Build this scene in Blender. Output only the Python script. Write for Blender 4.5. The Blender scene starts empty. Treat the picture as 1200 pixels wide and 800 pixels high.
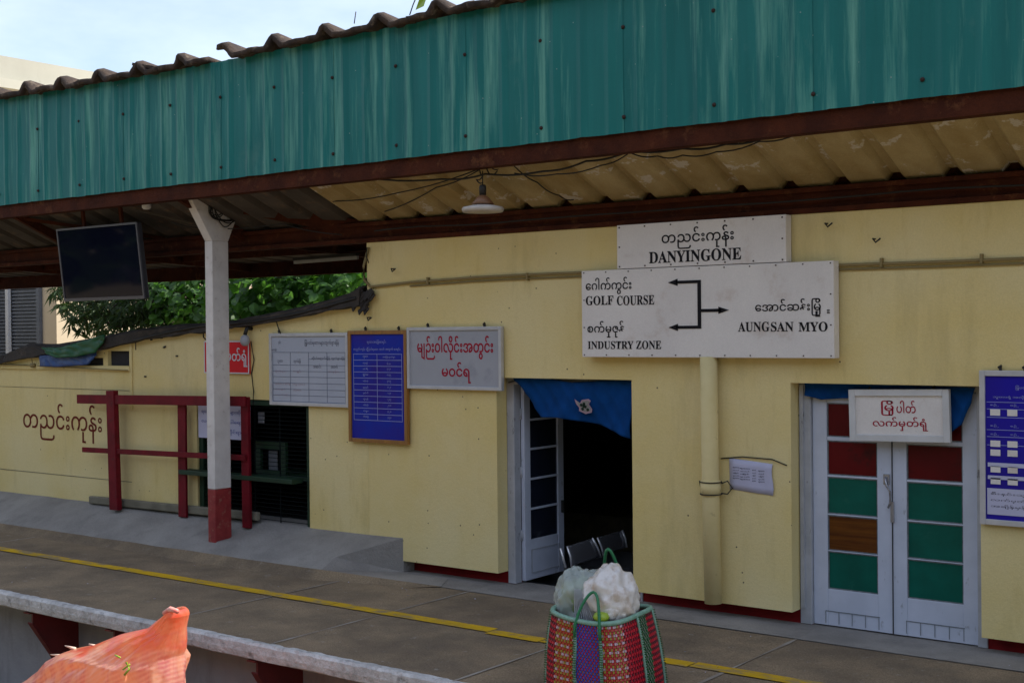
import bpy, bmesh, math, random
from mathutils import Vector, Matrix, noise
R = math.radians
PI = math.pi
rnd = random.Random(7)
sc = bpy.context.scene
COL = sc.collection

# ---------------------------------------------------------------- camera
cam_d = bpy.data.cameras.new('camera')
cam_d.sensor_width = 36.0
cam_d.lens = 45.9
cam_d.clip_end = 500
cam = bpy.data.objects.new('camera', cam_d)
COL.objects.link(cam)
psi, roll, pit = R(37.11), 0.010, math.atan(14 / 1530.0)
fw = Vector((-math.sin(psi) * math.cos(pit), math.cos(psi) * math.cos(pit), -math.sin(pit)))
r0 = Vector((math.cos(psi), math.sin(psi), 0)); u0 = r0.cross(fw)
rv = r0 * math.cos(roll) - u0 * math.sin(roll)
uv = r0 * math.sin(roll) + u0 * math.cos(roll)
M = Matrix((rv, uv, -fw)).transposed().to_4x4(); M.translation = (0, 0, 2.4)
cam.matrix_world = M
sc.camera = cam

# ---------------------------------------------------------------- sky, sun, exposure
SD = Vector((0.45, 0.42, 0.80)).normalized()
world = bpy.data.worlds.new('World'); sc.world = world; world.use_nodes = True
wn = world.node_tree.nodes; wl = world.node_tree.links
bg = wn['Background']
sky = wn.new('ShaderNodeTexSky'); sky.sky_type = 'NISHITA'; sky.sun_disc = False
sky.sun_elevation = math.asin(SD.z); sky.sun_rotation = math.atan2(SD.x, SD.y)
sky.air_density = 1.0; sky.dust_density = 0.6; sky.ozone_density = 1.8
tc = wn.new('ShaderNodeTexCoord')
mp = wn.new('ShaderNodeMapping'); mp.inputs['Scale'].default_value = (1.0, 1.0, 2.6)
nz = wn.new('ShaderNodeTexNoise'); nz.inputs['Scale'].default_value = 1.5; nz.inputs['Detail'].default_value = 7
nz.inputs['Roughness'].default_value = 0.58
rp = wn.new('ShaderNodeValToRGB')
rp.color_ramp.elements[0].position = 0.30; rp.color_ramp.elements[0].color = (0, 0, 0, 1)
rp.color_ramp.elements[1].position = 0.80; rp.color_ramp.elements[1].color = (1, 1, 1, 1)
mx = wn.new('ShaderNodeMixRGB'); mx.inputs[2].default_value = (9.0, 9.4, 10.6, 1)
mfac = wn.new('ShaderNodeMath'); mfac.operation = 'MULTIPLY'; mfac.inputs[1].default_value = 0.75
wl.new(tc.outputs['Generated'], mp.inputs['Vector']); wl.new(mp.outputs[0], nz.inputs['Vector'])
wl.new(nz.outputs['Fac'], rp.inputs[0]); wl.new(rp.outputs[0], mfac.inputs[0]); wl.new(mfac.outputs[0], mx.inputs[0])
wl.new(sky.outputs[0], mx.inputs[1]); wl.new(mx.outputs[0], bg.inputs['Color'])
bg.inputs['Strength'].default_value = 0.115
sun_d = bpy.data.lights.new('sun', 'SUN'); sun_d.energy = 4.5; sun_d.angle = R(0.53); sun_d.color = (1, 0.95, 0.87)
sun = bpy.data.objects.new('sun', sun_d); COL.objects.link(sun)
sun.rotation_euler = (-SD).to_track_quat('-Z', 'Y').to_euler()
sc.view_settings.view_transform = 'Standard'; sc.view_settings.look = 'None'
sc.view_settings.exposure = 0.72; sc.view_settings.gamma = 1.0; sc.view_settings.use_curve_mapping = False

# ---------------------------------------------------------------- materials
def lin(c):
    return tuple((x / 255 / 12.92) if x / 255 <= 0.04045 else ((x / 255 + 0.055) / 1.055) ** 2.4 for x in c)
MATS = {}
def mat(name, c, c2=None, scale=6.0, rough=0.75, metal=0.0, bump=0.0, bscale=None, stretch=(1, 1, 1), lo=0.35, hi=0.65,
        stain=None, sscale=3.0, sstretch=(1, 1, 1), slo=0.55, shi=0.7, samt=1.0, spots=None, spscale=6, spsize=0.06,
        spec=0.5, trans=0.0, alpha=1.0, fine=0.0, coat=0.0, stain2=None):
    m = bpy.data.materials.new(name); m.use_nodes = True
    nt = m.node_tree; N = nt.nodes; L = nt.links
    b = N['Principled BSDF']
    b.inputs['Roughness'].default_value = rough; b.inputs['Metallic'].default_value = metal
    b.inputs['Specular IOR Level'].default_value = spec
    if coat: b.inputs['Coat Weight'].default_value = coat
    b.inputs['Base Color'].default_value = (*c, 1)
    t = N.new('ShaderNodeTexCoord')
    oi = N.new('ShaderNodeObjectInfo')
    off = N.new('ShaderNodeVectorMath'); off.operation = 'ADD'
    sclr = N.new('ShaderNodeMath'); sclr.operation = 'MULTIPLY'; sclr.inputs[1].default_value = 37.0
    L.new(oi.outputs['Random'], sclr.inputs[0]); L.new(t.outputs['Object'], off.inputs[0]); L.new(sclr.outputs[0], off.inputs[1])
    def noise_(sca, st, det=5, ro=0.6):
        mpn = N.new('ShaderNodeMapping'); mpn.inputs['Scale'].default_value = st
        L.new(off.outputs[0], mpn.inputs['Vector'])
        n = N.new('ShaderNodeTexNoise'); n.inputs['Scale'].default_value = sca; n.inputs['Detail'].default_value = det
        n.inputs['Roughness'].default_value = ro
        L.new(mpn.outputs[0], n.inputs['Vector'])
        return n.outputs['Fac']
    def ramp(src, lo_, hi_):
        r = N.new('ShaderNodeMapRange'); r.inputs['From Min'].default_value = lo_; r.inputs['From Max'].default_value = hi_
        L.new(src, r.inputs['Value']); return r.outputs[0]
    def mixc(fac, a, bcol):
        x = N.new('ShaderNodeMixRGB')
        L.new(fac, x.inputs[0])
        for i, v in ((1, a), (2, bcol)):
            if isinstance(v, tuple): x.inputs[i].default_value = (*v, 1)
            else: L.new(v, x.inputs[i])
        return x.outputs[0]
    cur = c
    if c2 is not None: cur = mixc(ramp(noise_(scale, stretch), lo, hi), cur, c2)
    if stain is not None:
        f = ramp(noise_(sscale, sstretch, 8, 0.68), slo, shi)
        k = N.new('ShaderNodeMath'); k.operation = 'MULTIPLY'; k.inputs[1].default_value = samt; L.new(f, k.inputs[0])
        cur = mixc(k.outputs[0], cur, stain)
    if stain2 is not None:
        sc2, ss2, sl, sh_, sa, s2c = stain2
        k = N.new('ShaderNodeMath'); k.operation = 'MULTIPLY'; k.inputs[1].default_value = sa
        L.new(ramp(noise_(sc2, ss2, 9, 0.72), sl, sh_), k.inputs[0]); cur = mixc(k.outputs[0], cur, s2c)
    if fine:
        f = noise_(90, (1, 1, 1), 3, 0.7)
        hv = N.new('ShaderNodeHueSaturation')
        r = N.new('ShaderNodeMapRange'); r.inputs['From Min'].default_value = 0.3; r.inputs['From Max'].default_value = 0.7
        r.inputs['To Min'].default_value = 1 - fine; r.inputs['To Max'].default_value = 1 + fine
        L.new(f, r.inputs['Value']); L.new(r.outputs[0], hv.inputs['Value'])
        if isinstance(cur, tuple): hv.inputs['Color'].default_value = (*cur, 1)
        else: L.new(cur, hv.inputs['Color'])
        cur = hv.outputs[0]
    if spots is not None:
        v = N.new('ShaderNodeTexVoronoi'); v.inputs['Scale'].default_value = spscale
        dv = N.new('ShaderNodeMapping'); L.new(off.outputs[0], dv.inputs['Vector']); L.new(dv.outputs[0], v.inputs['Vector'])
        v.inputs['Randomness'].default_value = 1.0
        lt = N.new('ShaderNodeMath'); lt.operation = 'LESS_THAN'; lt.inputs[1].default_value = spsize; L.new(v.outputs['Distance'], lt.inputs[0])
        g = N.new('ShaderNodeSeparateColor'); L.new(v.outputs['Color'], g.inputs[0])
        gt = N.new('ShaderNodeMath'); gt.operation = 'GREATER_THAN'; gt.inputs[1].default_value = 0.45; L.new(g.outputs[0], gt.inputs[0])
        ml = N.new('ShaderNodeMath'); ml.operation = 'MULTIPLY'; L.new(lt.outputs[0], ml.inputs[0]); L.new(gt.outputs[0], ml.inputs[1])
        cur = mixc(ml.outputs[0], cur, spots)
    if not isinstance(cur, tuple): L.new(cur, b.inputs['Base Color'])
    if bump:
        bn = N.new('ShaderNodeBump'); bn.inputs['Strength'].default_value = bump; bn.inputs['Distance'].default_value = 0.02
        L.new(noise_(bscale or scale * 5, (1, 1, 1), 6, 0.65), bn.inputs['Height']); L.new(bn.outputs[0], b.inputs['Normal'])
    if trans: b.inputs['Transmission Weight'].default_value = trans
    if alpha < 1: b.inputs['Alpha'].default_value = alpha
    MATS[name] = m
    return m
def two_sided(m, col, amt):
    nt = m.node_tree; N = nt.nodes; L = nt.links
    b = N['Principled BSDF']; out = [n for n in N if n.type == 'OUTPUT_MATERIAL'][0]
    t = N.new('ShaderNodeBsdfTranslucent'); t.inputs[0].default_value = (*col, 1)
    x = N.new('ShaderNodeMixShader'); x.inputs[0].default_value = amt
    L.new(b.outputs[0], x.inputs[1]); L.new(t.outputs[0], x.inputs[2]); L.new(x.outputs[0], out.inputs['Surface'])

m_wall = mat('yellow_plaster', (0.71, 0.56, 0.225), (0.74, 0.62, 0.32), 0.8, 0.85, bump=0.22, bscale=30, stain=(0.34, 0.26, 0.11), sscale=1.5,
             sstretch=(1.8, 1, 0.35), slo=0.54, shi=0.80, samt=0.42, spots=(0.14, 0.11, 0.07), spscale=6.5, spsize=0.05, fine=0.06, spec=0.25,
             stain2=(2.4, (2.2, 1, 0.5), 0.58, 0.78, 0.35, (0.46, 0.31, 0.09)))
m_wall2 = m_wall
m_plinth = mat('red_plinth_paint', (0.24, 0.008, 0.010), (0.16, 0.006, 0.008), 5, 0.7, spec=0.2, bump=0.1)
m_redpaint = mat('maroon_paint', (0.17, 0.004, 0.012), (0.11, 0.003, 0.008), 7, 0.6, spec=0.2, bump=0.12, stain=(0.09, 0.02, 0.02), sscale=9, slo=0.6, shi=0.7)
m_colred = mat('column_red_paint', (0.30, 0.03, 0.03), (0.22, 0.015, 0.018), 9, 0.55, bump=0.2, stain=(0.30, 0.12, 0.08), sscale=14, slo=0.56, shi=0.66)
m_colwhite = mat('column_white_paint', (0.70, 0.66, 0.63), (0.60, 0.56, 0.53), 6, 0.65, bump=0.2, stain=(0.33, 0.25, 0.2), sscale=12, slo=0.62, shi=0.72, samt=0.7, spots=(0.12, 0.06, 0.04), spscale=18, spsize=0.05)
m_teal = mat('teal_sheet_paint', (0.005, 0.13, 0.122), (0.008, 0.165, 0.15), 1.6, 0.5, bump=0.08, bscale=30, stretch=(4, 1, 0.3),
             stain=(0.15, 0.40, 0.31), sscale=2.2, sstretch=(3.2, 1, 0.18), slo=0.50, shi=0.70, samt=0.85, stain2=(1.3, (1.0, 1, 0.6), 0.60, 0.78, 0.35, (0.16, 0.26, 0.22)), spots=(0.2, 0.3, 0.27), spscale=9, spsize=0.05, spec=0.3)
m_rustbeam = mat('rusty_beam', (0.078, 0.020, 0.008), (0.045, 0.012, 0.006), 4, 0.85, bump=0.45, bscale=30, stain=(0.14, 0.055, 0.022), sscale=7, slo=0.56, shi=0.74, spec=0.15, fine=0.15)
m_screw = mat('rusty_screw', (0.035, 0.014, 0.010), rough=0.8)
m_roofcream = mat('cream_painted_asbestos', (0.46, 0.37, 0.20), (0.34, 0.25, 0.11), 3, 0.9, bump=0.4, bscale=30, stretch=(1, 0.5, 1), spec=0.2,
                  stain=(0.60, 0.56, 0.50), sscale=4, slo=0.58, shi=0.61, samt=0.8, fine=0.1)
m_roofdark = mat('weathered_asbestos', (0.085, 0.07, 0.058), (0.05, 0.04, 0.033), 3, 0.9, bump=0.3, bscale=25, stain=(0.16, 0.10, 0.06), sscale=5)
m_cap = mat('mossy_ridge_sheet', (0.06, 0.036, 0.022), (0.024, 0.016, 0.013), 7, 0.95, bump=0.8, bscale=22, stain=(0.17, 0.13, 0.09), sscale=9, slo=0.55, shi=0.7)
m_conc = mat('brown_platform_concrete', (0.275, 0.205, 0.13), (0.165, 0.125, 0.085), 1.6, 0.95, bump=0.8, bscale=28, spec=0.2, stain=(0.11, 0.09, 0.07), sscale=2.0,
             slo=0.50, shi=0.72, samt=0.5, fine=0.36, spots=(0.07, 0.06, 0.05), spscale=9, spsize=0.06, stain2=(9, (1, 1, 1), 0.60, 0.70, 0.5, (0.36, 0.33, 0.29)))
m_conc_l = mat('pale_platform_concrete', (0.31, 0.29, 0.265), (0.22, 0.205, 0.19), 1.6, 0.95, spec=0.2, bump=0.7, bscale=32, stain=(0.17, 0.16, 0.15), sscale=2.4,
               slo=0.52, shi=0.72, samt=0.7, fine=0.12)
m_joint = mat('dusty_joint_mortar', (0.34, 0.31, 0.27), (0.24, 0.20, 0.16), 3, 0.95, spec=0.2)
m_conc_e = mat('worn_edge_concrete', (0.62, 0.61, 0.60), (0.40, 0.39, 0.38), 6, 0.9, bump=1.0, bscale=22, stain=(0.20, 0.19, 0.18), sscale=9, slo=0.54, shi=0.66, samt=0.8, fine=0.1)
m_curb = mat('old_concrete_curb', (0.20, 0.18, 0.13), (0.14, 0.125, 0.09), 5, 0.9, bump=0.5, bscale=25)
m_yline = mat('worn_yellow_line', (0.60, 0.36, 0.008), (0.45, 0.28, 0.02), 3, 0.85, spec=0.2, stain=(0.22, 0.18, 0.12), sscale=8, sstretch=(0.5, 1, 1), slo=0.49, shi=0.62, samt=0.85, fine=0.12)
m_white = mat('white_paint', (0.60, 0.60, 0.60), (0.52, 0.52, 0.52), 4, 0.55, bump=0.08, stain=(0.34, 0.31, 0.27), sscale=7, slo=0.6, shi=0.78, samt=0.6)
m_doorwhite = mat('bluish_white_door_paint', (0.56, 0.60, 0.71), (0.49, 0.53, 0.63), 3, 0.5, bump=0.12, stain=(0.18, 0.19, 0.2), sscale=12, sstretch=(1, 1, 0.5), slo=0.62, shi=0.70, samt=0.7)
m_framegrey = mat('chipped_frame_paint', (0.45, 0.46, 0.50), (0.36, 0.37, 0.40), 5, 0.6, bump=0.2, stain=(0.12, 0.12, 0.12), sscale=16, sstretch=(1, 1, 0.4), slo=0.60, shi=0.66, samt=0.8)
m_alu = mat('aluminium_frame', (0.58, 0.58, 0.60), (0.50, 0.50, 0.52), 8, 0.4, metal=0.3)
m_board = mat('pale_grey_board', (0.36, 0.37, 0.41), (0.33, 0.34, 0.38), 2, 0.45, stain=(0.28, 0.29, 0.33), sscale=3)
m_whiteboard = mat('glossy_whiteboard', (0.42, 0.45, 0.53), (0.38, 0.41, 0.49), 2, 0.35)
m_sign = mat('weathered_white_sign', (0.74, 0.70, 0.66), (0.67, 0.63, 0.60), 2, 0.7, bump=0.1, stain=(0.46, 0.33, 0.24), sscale=4, slo=0.56, shi=0.76, samt=0.5, fine=0.05)
m_black = mat('black_lettering', (0.012, 0.011, 0.014), spec=0.12, rough=0.6)
m_redink = mat('red_lettering', (0.34, 0.008, 0.03), spec=0.12, rough=0.55)
m_redwall = mat('brown_red_wall_lettering', (0.15, 0.022, 0.014), spec=0.12, rough=0.8)
m_whiteink = mat('white_lettering', (0.62, 0.62, 0.66), spec=0.12, rough=0.6)
m_paleink = mat('pale_blue_lettering', (0.30, 0.33, 0.62), spec=0.12, rough=0.6)
m_blueink = mat('blue_lettering', (0.03, 0.05, 0.28), spec=0.12, rough=0.6)
m_greyink = mat('grey_ink', (0.07, 0.07, 0.10), spec=0.12, rough=0.6)
m_pinkink = mat('faded_red_ink', (0.36, 0.25, 0.30), spec=0.12, rough=0.6)
m_blueprint = mat('deep_blue_print', (0.006, 0.03, 0.36), (0.03, 0.012, 0.22), 1.6, 0.5, spec=0.15)
m_blueprint2 = mat('violet_blue_print', (0.016, 0.010, 0.34), (0.022, 0.012, 0.26), 1.2, 0.5, spec=0.15)
m_wood = mat('varnished_wood', (0.33, 0.15, 0.03), (0.22, 0.10, 0.025), 6, 0.5, stretch=(6, 6, 0.5))
m_redsign = mat('bright_red_sign', (0.70, 0.012, 0.02), (0.62, 0.012, 0.02), 3, 0.55, spec=0.2)
m_cloth = mat('blue_cloth', (0.004, 0.055, 0.215), (0.003, 0.038, 0.15), 5, 0.9, spec=0.1, bump=0.15, bscale=60)
m_panered = mat('dark_red_pane', (0.11, 0.002, 0.004), (0.075, 0.0015, 0.003), 2, 0.4, spec=0.2, bump=0.1, stain=(0.04, 0.006, 0.006), sscale=5)
m_panegreen = mat('dark_green_pane', (0.003, 0.115, 0.082), (0.003, 0.085, 0.060), 3, 0.4, spec=0.2, bump=0.1, stain=(0.02, 0.14, 0.10), sscale=5, slo=0.62, shi=0.8)
m_panebrown = mat('brown_wood_pane', (0.15, 0.05, 0.006), (0.08, 0.022, 0.004), 4, 0.6, spec=0.15, stretch=(0.5, 1, 8))
m_glassdark = mat('dark_glass_pane', (0.012, 0.016, 0.03), rough=0.12, spec=0.6)
m_pipe = mat('yellow_pipe_paint', (0.72, 0.60, 0.31), (0.66, 0.54, 0.26), 4, 0.6, bump=0.15, spec=0.25, stain=(0.40, 0.31, 0.16), sscale=14, slo=0.62, shi=0.72)
m_wire = mat('black_wire', (0.012, 0.011, 0.010), rough=0.6)
m_greywire = mat('painted_cable', (0.24, 0.18, 0.07), rough=0.7)
m_dark = mat('dark_interior_shade', (0.030, 0.030, 0.034), (0.022, 0.022, 0.026), 2, 0.95)  # darkness of the unlit interiors put into the colour
m_greenpaint = mat('dark_green_paint', (0.003, 0.032, 0.010), (0.003, 0.022, 0.008), 5, 0.6, bump=0.1)
m_mesh = mat('dark_mesh_bars', (0.004, 0.007, 0.008), rough=0.8, spec=0.1)
m_tv = mat('black_tv_casing', (0.03, 0.03, 0.035), rough=0.35)
m_tvrim = mat('silver_tv_rim', (0.12, 0.12, 0.14), rough=0.35, metal=0.6)
m_screen = mat('dark_glossy_screen', (0.004, 0.005, 0.014), rough=0.04, spec=0.2)
m_lampwhite = mat('white_lamp_enamel', (0.50, 0.46, 0.41), (0.38, 0.34, 0.30), 8, 0.5)
m_lampcap = mat('brown_lamp_cap', (0.20, 0.09, 0.04), rough=0.5)
m_steel = mat('polished_steel', (0.42, 0.42, 0.46), rough=0.26, metal=0.7)
m_bark = mat('bark', (0.06, 0.045, 0.03), (0.035, 0.027, 0.02), 8, 0.9, bump=0.5)
m_leafd = mat('dark_leaf', (0.030, 0.062, 0.018), (0.045, 0.085, 0.022), 1.5, 0.5); two_sided(m_leafd, (0.07, 0.14, 0.02), 0.35)
m_leafb = mat('bright_broad_leaf', (0.018, 0.068, 0.010), (0.07, 0.165, 0.022), 2.2, 0.45, lo=0.42, hi=0.58); two_sided(m_leafb, (0.13, 0.35, 0.03), 0.40)
m_tarpg = mat('green_tarpaulin', (0.008, 0.12, 0.035), (0.006, 0.09, 0.03), 5, 0.45, bump=0.2, bscale=20); two_sided(m_tarpg, (0.01, 0.25, 0.06), 0.25)
m_tarpb = mat('blue_tarpaulin', (0.012, 0.055, 0.20), (0.01, 0.04, 0.15), 5, 0.5, bump=0.2, bscale=20)
m_roofedge = mat('blackened_roof_felt', (0.026, 0.022, 0.020), (0.045, 0.036, 0.030), 6, 0.9, bump=0.7, bscale=18, stain=(0.09, 0.07, 0.055), sscale=4)
m_bldw = mat('whitewashed_building', (0.46, 0.445, 0.37), (0.38, 0.365, 0.30), 0.4, 0.85, stain=(0.22, 0.19, 0.15), sscale=0.9, sstretch=(1, 1, 0.5), slo=0.58, shi=0.70)
m_bldt = mat('tan_building_plaster', (0.58, 0.47, 0.32), (0.53, 0.43, 0.29), 0.7, 0.85)
m_shutter = mat('grey_shutter_paint', (0.13, 0.14, 0.16), (0.10, 0.11, 0.13), 4, 0.6)
m_paper = mat('white_paper', (0.50, 0.50, 0.66), (0.47, 0.47, 0.62), 3, 0.7)
m_retain = mat('whitewashed_retaining_wall', (0.34, 0.34, 0.37), (0.27, 0.27, 0.30), 1.5, 0.9, bump=0.4, bscale=20, stain=(0.17, 0.16, 0.16), sscale=2, sstretch=(2, 1, 0.5), slo=0.5, shi=0.75, samt=0.7)
m_bracket = mat('dark_red_bracket', (0.14, 0.010, 0.010), (0.09, 0.008, 0.008), 4, 0.55)
m_ground = mat('trackside_gravel', (0.24, 0.185, 0.11), (0.16, 0.12, 0.075), 9, 0.95, bump=0.8, bscale=60, stain=(0.09, 0.10, 0.05), sscale=0.6)

# ---------------------------------------------------------------- object helpers
def thing(name, label, cat, loc, group=None, rot=None):
    o = bpy.data.objects.new(name, None); COL.objects.link(o)
    o.location = loc; o.empty_display_size = 0.2
    if rot: o.rotation_euler = rot
    o['label'] = label; o['category'] = cat
    if group: o['group'] = group
    return o
def link(name, me, parent=None, loc=None, label=None, kind=None):
    o = bpy.data.objects.new(name, me); COL.objects.link(o)
    if parent is not None: o.parent = parent
    if loc is not None: o.location = loc
    if label: o['label'] = label
    if kind: o['kind'] = kind
    return o
def root_of(p):
    v = Vector((0, 0, 0))
    while p is not None:
        v += Vector(p.location); p = p.parent
    return v
class MB:
    """collects geometry in world coordinates; build() links one mesh object, local to its parent"""
    def __init__(s): s.v = []; s.f = []; s.mi = []; s.sm = []
    def add(s, vs, fs, mi=0, smooth=False):
        n = len(s.v); s.v += [tuple(v) for v in vs]
        for f in fs: s.f.append(tuple(i + n for i in f)); s.mi.append(mi); s.sm.append(smooth)
        return s
    def box(s, x0, x1, y0, y1, z0, z1, mi=0):
        vs = [(x, y, z) for z in (z0, z1) for y in (y0, y1) for x in (x0, x1)]
        return s.add(vs, [(0, 2, 3, 1), (4, 5, 7, 6), (0, 1, 5, 4), (2, 6, 7, 3), (0, 4, 6, 2), (1, 3, 7, 5)], mi)
    def beam(s, a, b, w, h, mi=0):
        a = Vector(a); b = Vector(b); d = (b - a).normalized()
        side = d.cross(Vector((0, 0, 1)))
        if side.length < 1e-4: side = Vector((1, 0, 0))
        side.normalize(); up = side.cross(d)
        vs = [p + side * sx * w / 2 + up * sz * h / 2 for p in (a, b) for sz in (-1, 1) for sx in (-1, 1)]
        return s.add(vs, [(0, 1, 3, 2), (4, 6, 7, 5), (0, 4, 5, 1), (2, 3, 7, 6), (0, 2, 6, 4), (1, 5, 7, 3)], mi)
    def tube(s, pts, r, n=8, mi=0, cap=True, taper=None):
        pts = [Vector(p) for p in pts]; rings = []
        for i, p in enumerate(pts):
            d = (pts[min(i + 1, len(pts) - 1)] - pts[max(i - 1, 0)])
            d = d.normalized() if d.length > 1e-6 else Vector((0, 0, 1))
            a = d.cross(Vector((0, 0, 1)))
            if a.length < 0.05: a = d.cross(Vector((0, 1, 0)))
            a.normalize(); b = a.cross(d)
            rr = r if taper is None else r * (1 + (taper - 1) * i / (len(pts) - 1))
            rings.append([p + (a * math.cos(2 * PI * k / n) + b * math.sin(2 * PI * k / n)) * rr for k in range(n)])
        vs = [v for ring in rings for v in ring]
        fs = [(i * n + k, i * n + (k + 1) % n, (i + 1) * n + (k + 1) % n, (i + 1) * n + k) for i in range(len(pts) - 1) for k in range(n)]
        if cap: fs += [tuple(range(n))[::-1], tuple((len(pts) - 1) * n + k for k in range(n))]
        return s.add(vs, fs, mi, True)
    def lathe(s, c, prof, n=20, mi=0, axis='z'):
        vs = []
        for r, h in prof:
            for k in range(n):
                a = 2 * PI * k / n
                if axis == 'z': vs.append((c[0] + r * math.cos(a), c[1] + r * math.sin(a), c[2] + h))
                elif axis == 'y': vs.append((c[0] + r * math.cos(a), c[1] + h, c[2] + r * math.sin(a)))
                else: vs.append((c[0] + h, c[1] + r * math.cos(a), c[2] + r * math.sin(a)))
        fs = [(i * n + k, i * n + (k + 1) % n, (i + 1) * n + (k + 1) % n, (i + 1) * n + k) for i in range(len(prof) - 1) for k in range(n)]
        fs += [tuple(range(n))[::-1], tuple((len(prof) - 1) * n + k for k in range(n))]
        return s.add(vs, fs, mi, True)
    def prism(s, poly, y0, y1, mi=0):
        """poly of (x, z) extruded along y"""
        n = len(poly)
        vs = [(x, y0, z) for x, z in poly] + [(x, y1, z) for x, z in poly]
        fs = [tuple(range(n)), tuple(range(n, 2 * n))[::-1]] + [(k, k + n, (k + 1) % n + n, (k + 1) % n) for k in range(n)]
        return s.add(vs, fs, mi)
    def prismx(s, poly, x0, x1, mi=0):
        """poly of (y, z) extruded along x"""
        n = len(poly)
        vs = [(x0, y, z) for y, z in poly] + [(x1, y, z) for y, z in poly]
        fs = [tuple(range(n)), tuple(range(n, 2 * n))[::-1]] + [(k, k + n, (k + 1) % n + n, (k + 1) % n) for k in range(n)]
        return s.add(vs, fs, mi)
    def grid(s, P, mi=0, smooth=True):
        nr, nc = len(P), len(P[0])
        return s.add([p for row in P for p in row], [(i * nc + j, i * nc + j + 1, (i + 1) * nc + j + 1, (i + 1) * nc + j) for i in range(nr - 1) for j in range(nc - 1)], mi, smooth)
    def build(s, name, mats, parent=None, bevel=0, solid=0, label=None, kind=None, origin=None, fix=True):
        me = bpy.data.meshes.new(name)
        base = root_of(parent) if parent is not None else Vector((0, 0, 0))
        loc = Vector(origin) - base if origin is not None else Vector((0, 0, 0))
        sh = base + loc
        me.from_pydata([(v[0] - sh.x, v[1] - sh.y, v[2] - sh.z) for v in s.v], [], s.f)
        if not isinstance(mats, (list, tuple)): mats = [mats]
        for m in mats: me.materials.append(m)
        me.polygons.foreach_set('material_index', s.mi); me.polygons.foreach_set('use_smooth', s.sm)
        if fix:
            bm = bmesh.new(); bm.from_mesh(me); bmesh.ops.recalc_face_normals(bm, faces=bm.faces); bm.to_mesh(me); bm.free()
        o = link(name, me, parent, loc, label, kind)
        if bevel:
            b = o.modifiers.new('bevel', 'BEVEL'); b.width = bevel; b.segments = 2; b.limit_method = 'ANGLE'; b.angle_limit = R(50)
        if solid:
            b = o.modifiers.new('solid', 'SOLIDIFY'); b.thickness = solid; b.offset = 0
        return o
def tag(o, label, cat, group=None):
    o['label'] = label; o['category'] = cat
    if group: o['group'] = group
    return o

# ---------------------------------------------------------------- lettering (built-in font only)
def serif(s): return ''.join(chr(0x1D400 + ord(c) - 65) if 'A' <= c <= 'Z' else c for c in s)
TXT = {}
def glyphs(s, bold):
    key = (s, bold)
    if key in TXT: return TXT[key]
    cu = bpy.data.curves.new('t', 'FONT'); cu.body = s; cu.size = 1.0; cu.offset = bold; cu.resolution_u = 3
    o = bpy.data.objects.new('t', cu); COL.objects.link(o)
    dg = bpy.context.evaluated_depsgraph_get(); dg.update()
    me = o.evaluated_get(dg).to_mesh()
    vs = [(v.co.x, v.co.y) for v in me.vertices]; fs = [tuple(p.vertices) for p in me.polygons]
    o.evaluated_get(dg).to_mesh_clear()
    bpy.data.objects.remove(o); bpy.data.curves.remove(cu)
    TXT[key] = (vs, fs)
    return TXT[key]
def text_into(mb, s, rect, y, bold=0.0, shear=0.0, mi=0):
    """text fitted to the rectangle (x0, x1, z0, z1) on the plane y, reading towards +x"""
    vs, fs = glyphs(s, bold)
    if not vs: return
    ax = min(v[0] for v in vs); bx = max(v[0] for v in vs); ay = min(v[1] for v in vs); by = max(v[1] for v in vs)
    x0, x1, z0, z1 = rect
    sx = (x1 - x0) / (bx - ax); sz = (z1 - z0) / (by - ay)
    mb.add([(x0 + (v[0] - ax) * sx, y, z0 + (v[1] - ay) * sz + shear * ((v[0] - ax) * sx - (x1 - x0) / 2)) for v in vs], [f[::1] for f in fs], mi)
def lettering(parent, items, y, m, name='lettering', bold=0.0):
    for it in items:
        mb = MB(); text_into(mb, it[0], it[1], y, it[2] if len(it) > 2 else bold, it[3] if len(it) > 3 else 0)
        o = mb.build(name, m, parent, fix=False)
    return o


# ================================================================ ground and platform
W = 9.65      # wall face
g = MB().add([(-260, -60, -1.25), (120, -60, -1.25), (120, 300, -1.25), (-260, 300, -1.25)], [(0, 1, 2, 3)])
g.build('ground', m_ground, kind='structure')
b = MB().box(-40, 8, 12.6, 60, -1.2, 0.25); b.build('back_yard_ground', m_ground, kind='structure')
b = MB().box(-30, 6, 7.34, 12.6, -1.24, -0.14); b.build('platform_retaining_wall', m_retain, kind='structure')

platform = bpy.data.objects.new('platform', None); COL.objects.link(platform); platform.location = (-7, 8, -0.14); platform['kind'] = 'structure'
joints = [-27.0, -22.6, -18.2, -13.85, -8.91, -7.56, -5.72, -4.32, -2.2, 0.2, 5.0]
def slab(x0, x1, y0, y1, zt, seed):
    mb = MB(); nx, ny = max(2, int((x1 - x0) / 0.22)), max(2, int((y1 - y0) / 0.22)); P = []
    for j in range(ny + 1):
        row = []
        for i in range(nx + 1):
            x = x0 + (x1 - x0) * i / nx; y = y0 + (y1 - y0) * j / ny
            row.append((x, y, zt + 0.004 * noise.noise(Vector((x * 0.9, y * 0.9, seed))) - 0.004))
        P.append(row)
    mb.grid(P, smooth=True)
    mb.box(x0, x1, y0, y1, -0.13, zt - 0.012)
    return mb
for i in range(len(joints) - 1):
    x0, x1 = joints[i] + 0.003, joints[i + 1] - 0.003
    slab(x0, x1, 6.84, 9.3, 0.0, i).build('slab', m_conc, platform)
mb = MB()
for x in joints[1:-1]:
    P = []
    for j in range(14):
        y = 6.84 + (9.3 - 6.84) * j / 13
        w = 0.010 + 0.014 * noise.noise(Vector((x, y * 3, 1)))
        P.append([(x - w, y, 0.0005), (x + w, y, 0.0005)])
    mb.grid(P)
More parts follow.
